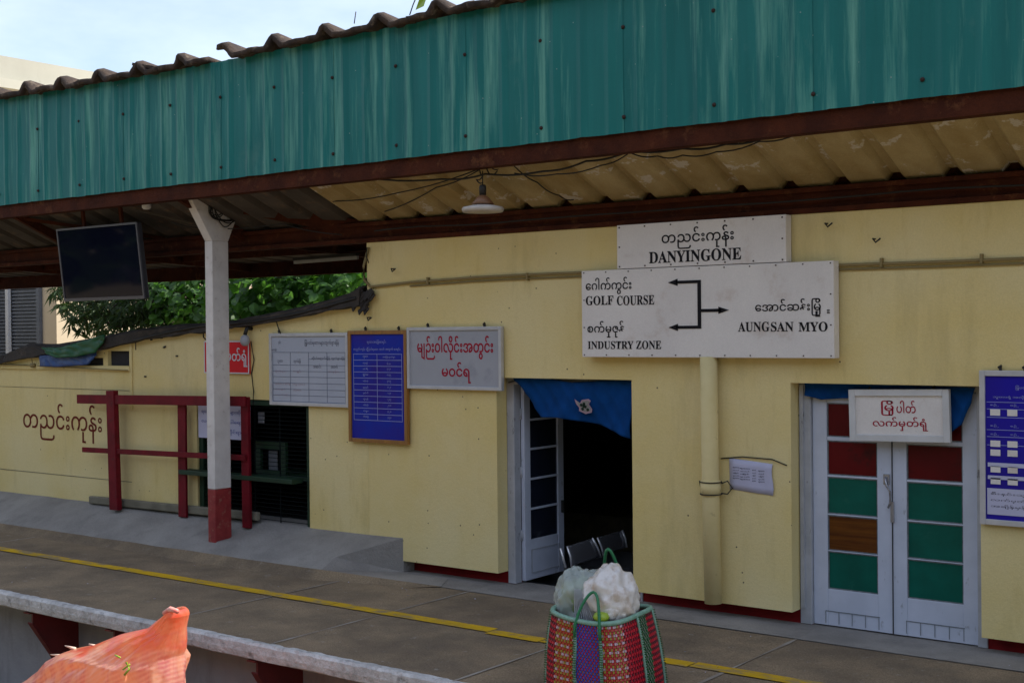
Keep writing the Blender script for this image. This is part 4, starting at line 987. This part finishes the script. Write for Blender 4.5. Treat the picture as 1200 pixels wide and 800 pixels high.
for j in range(NF):
    for i in range(NA):
        a0, a1 = 2 * PI * i / NA, 2 * PI * (i + 1) / NA; f0, f1 = j / NF, (j + 1) / NF
        up_ = 0.006 if (i + j) % 2 else 0.0
        base = len(vs)
        vs += [bas(a0, f0), bas(a1, f0), bas(a1, f1), bas(a0, f1)]
        e = 0.12
        vs += [bas(a0 + (a1 - a0) * e, f0 + (f1 - f0) * e, 0.003 + up_), bas(a1 - (a1 - a0) * e, f0 + (f1 - f0) * e, 0.003 + up_), bas(a1 - (a1 - a0) * e, f1 - (f1 - f0) * e, 0.003 + up_), bas(a0 + (a1 - a0) * e, f1 - (f1 - f0) * e, 0.003 + up_)]
        m = strip_col(i, j)
        for f in ((4, 5, 6, 7), (0, 1, 5, 4), (1, 2, 6, 5), (2, 3, 7, 6), (3, 0, 4, 7)): fs.append(tuple(base + q for q in f)); mi.append(m)
mb = MB(); mb.v = vs; mb.f = fs; mb.mi = mi; mb.sm = [False] * len(fs)
mb.build('woven_body', [m_wr, m_wo, m_wb, m_ww, m_wg, m_wd, m_wy], bk, fix=False)
mb = MB(); mb.add([bas(2 * PI * i / 48, 0.02, -0.02) for i in range(48)], [tuple(range(48))]); mb.build('base', m_wd, bk)
rim = [bas(2 * PI * i / 60, 1.0, 0.006) for i in range(61)]
MB().tube(rim, 0.017, 8, cap=False).build('rim', m_trim, bk)
angs = [R(x) for x in (215, 268, 300, 354, 35, 88, 120, 174)]
for a in angs:
    MB().tube([bas(a + 0.01 * math.sin(k), k / 12, 0.012) for k in range(13)], 0.011, 6).build('trim_ribbon', m_trim, bk)
# ribbed stitching on the ribbons
mb = MB()
for a in angs:
    for k in range(34):
        p = bas(a, (k + 0.5) / 34, 0.021); mb.box(p[0] - 0.011, p[0] + 0.011, p[1] - 0.004, p[1] + 0.004, p[2] - 0.003, p[2] + 0.003)
mb.build('ribbon_stitching', m_wg, bk, kind='stuff')
def handle(a, c, top, lean_):
    p = Vector(bas(a, 0.93, 0.022)); q = Vector(bas(c, 0.93, 0.022)); pts = [Vector(bas(a, 0.80, 0.02)), p]
    for k in range(1, 12):
        f = k / 12; m_ = p.lerp(q, f); m_.z += top * math.sin(PI * f) ** 0.7; m_ += Vector(lean_) * math.sin(PI * f); pts.append(m_)
    return pts + [q, Vector(bas(c, 0.80, 0.02))]
MB().tube(handle(R(268), R(300), 0.22, (0.0, 0.08, 0)), 0.010, 8).build('handle', m_hand, bk)
MB().tube(handle(R(120), R(88), 0.44, (0.05, -0.16, 0)), 0.011, 8).build('handle', m_hand, bk)
# bags inside the basket
m_prod = mat('white_ribbed_produce', (0.66, 0.62, 0.58), (0.42, 0.31, 0.22), 11, 0.35, stretch=(1, 1, 1), lo=0.48, hi=0.70, coat=0.6, bump=0.25, bscale=30)
def lump(c, rad, amp, fr, seed, sub=5, ridges=0.0):
    bm = bmesh.new(); bmesh.ops.create_icosphere(bm, subdivisions=sub, radius=1.0)
    mb = MB(); vs = []
    for v in bm.verts:
        d = v.co.normalized(); p = d * fr
        n = noise.fractal(p + Vector((seed, seed, 0)), 1.0, 2.0, 4)
        vr = noise.voronoi(p * 1.6 + Vector((seed, 0, 0)))[0]
        n += ridges * (vr[1] - vr[0])
        k = 1 + amp * n
        vs.append((c[0] + d.x * rad[0] * k, c[1] + d.y * rad[1] * k, c[2] + d.z * rad[2] * k))
    fs = [tuple(v.index for v in f.verts) for f in bm.faces]; bm.free()
    mb.add(vs, fs, 0, True); return mb
pb = thing('produce_bag', 'clear plastic bag of white bulbous produce bulging out of the woven basket on its right', 'bag of produce', (-4.66, 7.2, 0.45))
lump((-4.67, 7.22, 0.615), (0.185, 0.185, 0.225), 0.13, 2.2, 3.0, 5, 0.5).build('produce', m_prod, pb)
mb = lump((-4.605, 7.12, 0.565), (0.075, 0.07, 0.07), 0.15, 2.2, 9.0, 4, 0.5); mb.build('produce', m_prod, pb)
m_lime = mat('lime_green_fruit', (0.30, 0.42, 0.03), rough=0.35)
MB().lathe((-4.62, 7.03, 0.545), [(0.012, -0.03), (0.042, -0.022), (0.055, 0.0), (0.042, 0.024), (0.012, 0.032)], 14).build('lime', m_lime, pb)
gb = thing('leaf_bag', 'knotted translucent bag of green leaves in the basket on its left', 'bag of leaves', (-4.92, 7.3, 0.45))
m_film = mat('cloudy_plastic_film', (0.52, 0.58, 0.55), rough=0.2, alpha=0.5, spec=0.6); 
mb = lump((-4.925, 7.25, 0.575), (0.165, 0.19, 0.22), 0.22, 1.8, 5.0, 5, 0.35); mb.build('plastic_film', m_film, gb)
m_veg = mat('pale_green_vegetable', (0.16, 0.24, 0.08), (0.30, 0.34, 0.2), 6, 0.6)
lump((-4.92, 7.24, 0.56), (0.13, 0.15, 0.17), 0.3, 2.6, 6.0, 4, 0.6).build('leaves', m_veg, gb)
mb = MB()
for k in range(9):
    a = -0.5 + k * 0.12
    mb.add([(-4.84 + 0.006 * k, 7.05, 0.70), (-4.835 + 0.006 * k, 7.045, 0.70), (-4.80 + 0.018 * k, 7.0, 0.51), (-4.815 + 0.018 * k, 7.01, 0.51)], [(0, 1, 2, 3)])
mb.build('film_pleats', m_board, gb, solid=0.002)

# ================================================================ orange net sack beside the platform
m_net = mat('orange_pink_net', (0.74, 0.055, 0.03), (0.80, 0.40, 0.24), 2.6, 0.32, lo=0.44, hi=0.60, coat=0.4, stain=(0.62, 0.16, 0.24), sscale=2.6, sstretch=(1, 1, 1.8), slo=0.50, shi=0.60, samt=0.75, bump=0.5, bscale=9)
N = m_net.node_tree.nodes; L = m_net.node_tree.links
wv = N.new('ShaderNodeTexWave'); wv.inputs['Scale'].default_value = 11; wv.inputs['Distortion'].default_value = 2.5; wv.inputs['Detail Scale'].default_value = 0.6
wv.bands_direction = 'Z'
tcn = N.new('ShaderNodeTexCoord'); mpn = N.new('ShaderNodeMapping'); mpn.inputs['Rotation'].default_value = (0, R(28), 0)
L.new(tcn.outputs['Object'], mpn.inputs['Vector']); L.new(mpn.outputs[0], wv.inputs['Vector'])
bsd = N['Principled BSDF']; src = bsd.inputs['Base Color'].links[0].from_socket
def nmath(op, a, b_=None, clamp=False):
    n_ = N.new('ShaderNodeMath'); n_.operation = op; n_.use_clamp = clamp
    for k_, v_ in ((0, a), (1, b_)):
        if v_ is None: continue
        if isinstance(v_, (int, float)): n_.inputs[k_].default_value = v_
        else: L.new(v_, n_.inputs[k_])
    return n_.outputs[0]
def nmix(f_, a, b_):
    n_ = N.new('ShaderNodeMixRGB'); L.new(f_, n_.inputs[0])
    for k_, v_ in ((1, a), (2, b_)):
        if isinstance(v_, tuple): n_.inputs[k_].default_value = (*v_, 1)
        else: L.new(v_, n_.inputs[k_])
    return n_.outputs[0]
sep = N.new('ShaderNodeSeparateXYZ'); L.new(tcn.outputs['Object'], sep.inputs[0])
nzs = N.new('ShaderNodeTexNoise'); nzs.inputs['Scale'].default_value = 3.0; L.new(tcn.outputs['Object'], nzs.inputs['Vector'])
# the second, paler bag showing through the lower part of the net
zb = (-7.204, 5.300, 0.325)[2] + 1.25
lim = nmath('ADD', nmath('MULTIPLY', sep.outputs['X'], 0.16), zb - 0.17)
low = nmath('MULTIPLY', nmath('SUBTRACT', nmath('ADD', lim, nmath('MULTIPLY', nmath('SUBTRACT', nzs.outputs['Fac'], 0.5), 0.30)), sep.outputs['Z']), 28.0, True)
mps = N.new('ShaderNodeMapping'); mps.inputs['Rotation'].default_value = (0, R(-35), 0); mps.inputs['Scale'].default_value = (7, 3, 1.3)
L.new(tcn.outputs['Object'], mps.inputs['Vector'])
nzp = N.new('ShaderNodeTexNoise'); nzp.inputs['Scale'].default_value = 1.6; nzp.inputs['Detail'].default_value = 5; L.new(mps.outputs[0], nzp.inputs['Vector'])
pur = nmath('MULTIPLY', nmath('SUBTRACT', nzp.outputs['Fac'], 0.46), 7.0, True)
inner = nmix(pur, (0.92, 0.58, 0.38), (0.55, 0.20, 0.28))
inner = nmix(nmath('MULTIPLY', wv.outputs['Fac'], 0.55), inner, (0.92, 0.72, 0.58))
outer = nmix(nmath('MULTIPLY', wv.outputs['Fac'], 0.18), src, (0.9, 0.45, 0.28))
L.new(nmix(nmath('MULTIPLY', low, 0.85), outer, inner), bsd.inputs['Base Color'])
two_sided(m_net, (0.98, 0.45, 0.25), 0.5)
m_knot = mat('coral_knot', (0.75, 0.16, 0.13), (0.85, 0.5, 0.42), 14, 0.4)
m_stringw = mat('pale_string', (0.7, 0.5, 0.4), rough=0.6)
sk = thing('net_sack', 'tall orange and pink net sack tied at the top, standing beside the platform', 'sack', (-8.2, 5.72, -1.25))
sil = [(-8.887, -0.283), (-8.751, -0.179), (-8.529, -0.050), (-8.377, 0.059), (-8.166, 0.150), (-7.922, 0.209), (-7.723, 0.284), (-7.587, 0.337), (-7.286, 0.418), (-7.194, 0.481), (-7.085, 0.546), (-7.014, 0.583), (-6.917, 0.583), (-6.875, 0.510), (-6.869, 0.388)]
def siltop(x):
    for (a, za), (c, zc) in zip(sil, sil[1:]):
        if a <= x <= c: return za + (zc - za) * (x - a) / (c - a)
    return sil[0][1] if x < sil[0][0] else sil[-1][1]
# built as horizontal rings; the left flank follows the sagging top outline
def flank(z):
    for (a, za), (c, zc) in zip(sil[:12], sil[1:12]):
        if za <= z <= zc: return a + (c - a) * (z - za) / (zc - za + 1e-9)
    return sil[0][0] - 0.25 * min(1, (sil[0][1] - z) / 0.5) if z < sil[0][1] else sil[11][0]
def rflank(z):
    zt_, xr_ = sil[12][1], sil[14][0]
    if z > sil[13][1]: return sil[12][0] + (sil[13][0] - sil[12][0]) * (zt_ - z) / (zt_ - sil[13][1])
    return xr_ + 0.012 * math.sin(z * 9)
ZT = sil[11][1]
rings = []; NZ = 220; NR = 220
for j in range(NZ + 1):
    f = j / NZ; z = -1.24 + (ZT + 1.24) * f ** 0.8
    xl, xr = flank(z) + 0.03, rflank(z) - 0.03 - 0.19 * min(1, max(0, (ZT - z) / 0.35))
    cx_, hw = (xl + xr) / 2, max(0.02, (xr - xl) / 2)
    dep = min(0.30, 0.06 + hw * 0.5)
    if ZT - z < 0.30: xr -= 0.05 * (1 - (ZT - z) / 0.30); cx_, hw = (xl + xr) / 2, max(0.015, (xr - xl) / 2)
    if ZT - z < 0.035: q_ = 0.25 + 0.75 * math.sqrt(max(0, (ZT - z) / 0.035)); hw *= q_; dep *= q_
    if z < -1.1: hw *= 0.9 + 0.1 * (z + 1.24) / 0.14
    row = []
    for i in range(NR):
        a = 2 * PI * i / NR; n = 2.3
        c_, s_ = math.cos(a), math.sin(a); k = (abs(c_) ** n + abs(s_) ** n) ** (-1 / n)
        p = Vector((c_ * 2.2, s_ * 2.2, z * 2.2))
        dt = ZT - z; folds = 0.028 * abs(math.sin(a * 7 + dt * 4 + 2 * noise.noise(p))) + 0.05 * noise.noise(p * 1.7) + 0.02 * noise.noise(p * 3.4) + 0.010 * abs(noise.noise(p * 8))
        kk = k + folds * min(1, hw / 0.15) * abs(s_) ** 0.5
        row.append((cx_ + hw * c_ * kk, 5.56 + dep * s_ * (kk + 1.5 * folds), z))
    rings.append(row + [row[0]])
mb = MB(); mb.grid(rings, smooth=True); mb.build('net_body', m_net, sk)
mb = MB(); mb.tube([(-7.076, 5.500, 0.541), (-7.014, 5.500, 0.577), (-6.944, 5.500, 0.569)], 0.020, 8, taper=0.8)
mb.build('tied_neck', m_knot, sk)
mb = MB()
for p, q in (((-8.229, 5.500, 0.092), (-8.357, 5.480, 0.088)), ((-8.084, 5.500, 0.162), (-8.177, 5.480, 0.177)), ((-7.842, 5.500, 0.214), (-7.893, 5.480, 0.229))):
    MB().tube([p, q], 0.014, 6, taper=0.2).build('mesh_tail', m_stringw, sk)
mb = MB(); mb.tube([(-7.183, 5.270, 0.245), (-7.134, 5.260, 0.215), (-7.189, 5.260, 0.167)], 0.008, 5); mb.tube([(-7.147, 5.270, 0.239), (-7.206, 5.260, 0.198)], 0.006, 5); mb.tube([(-7.314, 5.280, 0.274), (-7.246, 5.270, 0.269)], 0.006, 5); mb.build('green_sprig', m_lime, sk)

# ================================================================ tarpaulins on the annex
def drape(name, label, top, bot, y, m, seed, amp=0.02):
    P = []
    for j in range(9):
        f = j / 8
        P.append([(lerp_poly(top, i / 30)[0] * (1 - f) + lerp_poly(bot, i / 30)[0] * f, y - 0.008 * f + amp * noise.noise(Vector((i * 0.5, f * 3, seed))) + 0.8 * amp * abs(noise.noise(Vector((i * 0.9 + f * 4, f * 5, seed + 3)))),
                   lerp_poly(top, i / 30)[1] * (1 - f) + lerp_poly(bot, i / 30)[1] * f) for i in range(31)])
    t = thing(name, label, 'tarpaulin', (P[0][15][0], y, P[0][15][2]))
    MB().grid(P).build('sheet', m, t, solid=0.008); return t
drape('tarpaulin', 'green tarpaulin hanging over the annex roof edge', [(-14.629, 2.234), (-14.246, 2.234), (-13.802, 2.307), (-13.339, 2.388)], [(-14.538, 2.159), (-14.321, 2.106), (-13.893, 2.119), (-13.512, 2.172), (-13.358, 2.285), (-13.323, 2.347)], 9.53, m_tarpg, 2)
drape('tarpaulin', 'blue tarpaulin tucked under the annex roof edge below the green one', [(-14.767, 2.136), (-14.490, 2.137), (-14.039, 2.160), (-13.569, 2.192)], [(-14.733, 1.995), (-14.402, 1.988), (-13.989, 2.007), (-13.710, 2.025), (-13.553, 2.140)], 9.575, m_tarpb, 5)

# ================================================================ trees behind the annex
def leaf_shape(kind):
    if kind == 'broad': return [(0, 0, 0), (0.45, 0.35, 0.06), (0.42, 0.8, 0.02), (0, 1.15, -0.10), (-0.42, 0.8, 0.02), (-0.45, 0.35, 0.06)], [(0, 1, 2, 3), (0, 3, 4, 5)]
    return [(0, 0, 0), (0.13, 0.4, 0.03), (0, 1.2, -0.12), (-0.13, 0.4, 0.03)], [(0, 1, 2), (0, 2, 3)]
def orient(rr, down=0.5, face=None):
    d = Vector((rr.gauss(0, 1), rr.gauss(0, 1) - 0.4, rr.gauss(0, 0.6) - down)).normalized()
    n = Vector((rr.gauss(0, 0.5), rr.gauss(0, 0.5) - 0.7, rr.gauss(0, 0.4) + 0.8)).normalized()
    s_ = d.cross(n); s_.normalize(); n = s_.cross(d)
    return Matrix((s_, d, n)).transposed()
def tree(label, base, trunk_h, clumps, kind, size, per, m, group=None, seed=1, singles=0):
    rr = random.Random(seed)
    t = thing({'broad': 'broadleaf_tree', 'narrow': 'mango_tree'}[kind], label, 'tree', base)
    b0 = Vector(base); mb = MB()
    topc = b0 + Vector((0, 0, trunk_h))
    mb.tube([b0, b0 + Vector((0.1, 0, trunk_h * 0.5)), topc], 0.20, 8, taper=0.6)
    for c, r_ in clumps:
        c = Vector(c); mid = topc.lerp(c, 0.5) + Vector((0, 0, 0.2)); mb.tube([topc - Vector((0, 0, 0.3)), mid, c], 0.07, 6, taper=0.3)
        for q in range(3):
            mb.tube([c, c + Vector((rr.uniform(-1, 1), rr.uniform(-1, 0.3), rr.uniform(-0.6, 0.6))) * r_ * 0.8], 0.025, 4, taper=0.4)
    mb.build('trunk', m_bark, t)
    lv, lf = leaf_shape(kind); mb = MB(); cand = []
    for c, r_ in clumps:
        c = Vector(c)
        for q in range(int(per * r_ * r_)):
            d = Vector((rr.gauss(0, 1), rr.gauss(0, 1), rr.gauss(0, 1))).normalized()
            p = c + d * r_ * (0.55 + 0.5 * rr.random()) * (1 + 0.25 * noise.noise(d * 2 + c))
            sz = size * rr.uniform(0.5, 1.35); o = orient(rr, 0.9 if kind == 'narrow' else 0.5)
            cand.append((p, sz, o))
            if kind == 'narrow':
                for w in range(4): cand.append((p + Vector((rr.uniform(-1, 1), rr.uniform(-1, 1), rr.uniform(-0.5, 0.5))) * size * 0.25, sz * rr.uniform(0.7, 1.1), orient(rr, 0.9)))
    lm = bpy.data.meshes.new('leaf'); lm.from_pydata(lv, [], lf); lm.materials.append(m)
    base_v = root_of(t)
    if singles:
        cand.sort(key=lambda k_: k_[0].y + (0 if k_[0].z < 4.4 else 5))
    for i, (p, sz, o) in enumerate(cand):
        if i < singles:
            ob = link('leaf', lm, t); Mx = o.to_4x4() @ Matrix.Scale(sz, 4); Mx.translation = p - base_v; ob.matrix_local = Mx
        else:
            mb.add([p + o @ (Vector(v) * sz) for v in lv], lf)
    mb.build('crown', m, t, kind='stuff', fix=False)
    return t
gx = lambda x, y, Y: (x, Y, y)
tree('bright green tree with large round leaves behind the annex roof', (-13.6, 16.6, 0.2), 2.4,
     [((-19.159, 15.200, 2.678), 0.55), ((-18.798, 15.300, 3.088), 0.8), ((-17.942, 15.300, 3.023), 0.95), ((-16.765, 15.000, 3.035), 1.0), ((-15.832, 15.000, 3.111), 1.1), ((-14.946, 15.000, 3.169), 1.1), ((-14.477, 15.200, 3.241), 1.1), ((-16.038, 14.900, 2.593), 0.8), ((-14.949, 14.900, 2.716), 0.8),
      ((-17.203, 15.000, 2.564), 0.6), ((-17.647, 15.800, 3.751), 1.3), ((-16.142, 15.800, 3.834), 1.3), ((-14.944, 15.800, 3.779), 1.2), ((-19.279, 15.900, 3.744), 1.1)], 'broad', 0.145, 500, m_leafb, seed=5, singles=290)
tree('dark narrow leaved tree left of the bright one behind the television', (-18.6, 17.2, 0.2), 2.6,
     [((-22.368, 15.400, 3.176), 0.5), ((-21.755, 15.200, 2.713), 0.42), ((-21.455, 15.300, 3.037), 0.7), ((-20.658, 15.300, 3.133), 0.8), ((-19.895, 15.300, 3.036), 0.8), ((-19.456, 15.500, 3.107), 0.8), ((-21.062, 15.300, 2.606), 0.5), ((-20.282, 15.300, 2.597), 0.55), ((-19.658, 15.400, 2.637), 0.5),
      ((-22.565, 15.900, 3.704), 0.9), ((-21.454, 15.900, 3.831), 1.0), ((-20.273, 15.900, 3.865), 1.0), ((-22.880, 15.600, 3.534), 0.45)], 'narrow', 0.21, 230, m_leafd, seed=8)
# unseen wood added behind the camera to keep low sky light off the platform
rr = random.Random(77); mb = MB(); lv, lf = leaf_shape('broad')
for k in range(7000):
    x = rr.uniform(-62, 40); h = 10.5 + 3.0 * noise.noise(Vector((x * 0.14, 0, 0))) + 2 * noise.noise(Vector((x * 0.5, 3, 0)))
    p = Vector((x, -15 - 3.5 * rr.random(), -1 + (h + 1) * rr.random() ** 0.8)); o = orient(rr, 0.3); q = rr.uniform(0.9, 1.7)
    mb.add([p + o @ (Vector(v) * q) for v in lv], lf)
mb.build('skylight_blocking_wood', m_leafd, kind='stuff', fix=False)['label'] = 'added unseen wood across the tracks that blocks low sky light'
# weeds on the canopy roof
wd = thing('roof_weed', 'small weed with one bright leaf growing on the canopy roof edge', 'weed', (-8.080, 9.200, 5.387))
MB().tube([(-8.123, 9.200, 5.346), (-8.079, 9.200, 5.435), (-8.025, 9.200, 5.521)], 0.006, 5).build('stem', m_bark, wd)
a = Vector((-8.048, 9.200, 5.382)); mb = MB(); mb.add([a, a + Vector((0.05, 0, 0.10)), a + Vector((0.13, 0.02, 0.12)), a + Vector((0.10, 0.0, 0.02))], [(0, 1, 2, 3)]); mb.build('leaf', m_lime, wd, solid=0.002)
wd = thing('roof_weed', 'thin bare weed stalk on the canopy roof left of the leafy weed', 'weed', (-8.646, 9.000, 5.324))
MB().tube([(-8.646, 9.000, 5.308), (-8.622, 9.000, 5.418)], 0.005, 5).build('stem', m_bark, wd)

# ================================================================ buildings behind
bw = thing('white_building', 'white building with a stained parapet rising behind the canopy at the left', 'building', (-34, 30, -1.2))
zt = (-30.000, 18.474, 9.381)[2]
mb = MB(); mb.box(-42, -30, 8, 62, -1.2, zt - 0.8); mb.build('wall', m_bldw, bw)
MB().box(-42.1, -29.9, 7.9, 62.1, zt - 0.62, zt).build('parapet', m_bldw, bw)
MB().box(-42.3, -29.6, 7.7, 62.3, zt - 0.85, zt - 0.62).build('cornice', m_bldw, bw)
for k in range(9):
    for zz in (1.0, 4.6): 
        w_ = MB().box(-30.02, -29.97, 12 + k * 5, 14 + k * 5, zz, zz + 1.5).build('window', m_glassdark, bw)
bt = thing('tan_building', 'tan plastered house with grey louvred shutters behind the annex', 'building', (-30, 19, 0))
MB().box(-34, (-27.022, 3.028)[0], 18.0, 24, -1.2, 7.5).build('wall', m_bldt, bt)
sx0, sx1 = (-31.537, 3.327)[0], (-27.695, 3.242)[0]
mb = MB()
z = 1.9
while z < 4.6:
    mb.beam((sx0, 17.93, z), (sx1, 17.93, z), 0.05, 0.05); z += 0.085
mb.build('shutter', m_shutter, bt, kind='stuff')
MB().box(sx0, sx1, 17.96, 17.99, 1.9, 4.6).build('shutter_back', m_shutter, bt)
px = (-28.771, 2.852)[0]
MB().box(px - 0.06, px + 0.06, 17.80, 17.88, 1.4, 4.6).build('post', m_white, bt)
mb = MB(); mb.box(sx1, sx1 + 0.12, 17.90, 17.99, 1.7, 4.7); mb.build('shutter_frame', m_shutter, bt)
bh = thing('pale_house', 'sunlit whitewashed house between the tan house and the trees', 'building', (-26, 26, 0))
m_pinkw = mat('pale_pink_plaster', (0.70, 0.55, 0.52), rough=0.85)
MB().box(-30, -22, 25.5, 31, -1.2, 3.15).build('wall', m_bldw, bh)
MB().box(-30.2, -21.9, 25.4, 31.1, 3.15, 3.7).build('upper_wall', m_pinkw, bh)
print('objects', len(bpy.data.objects))
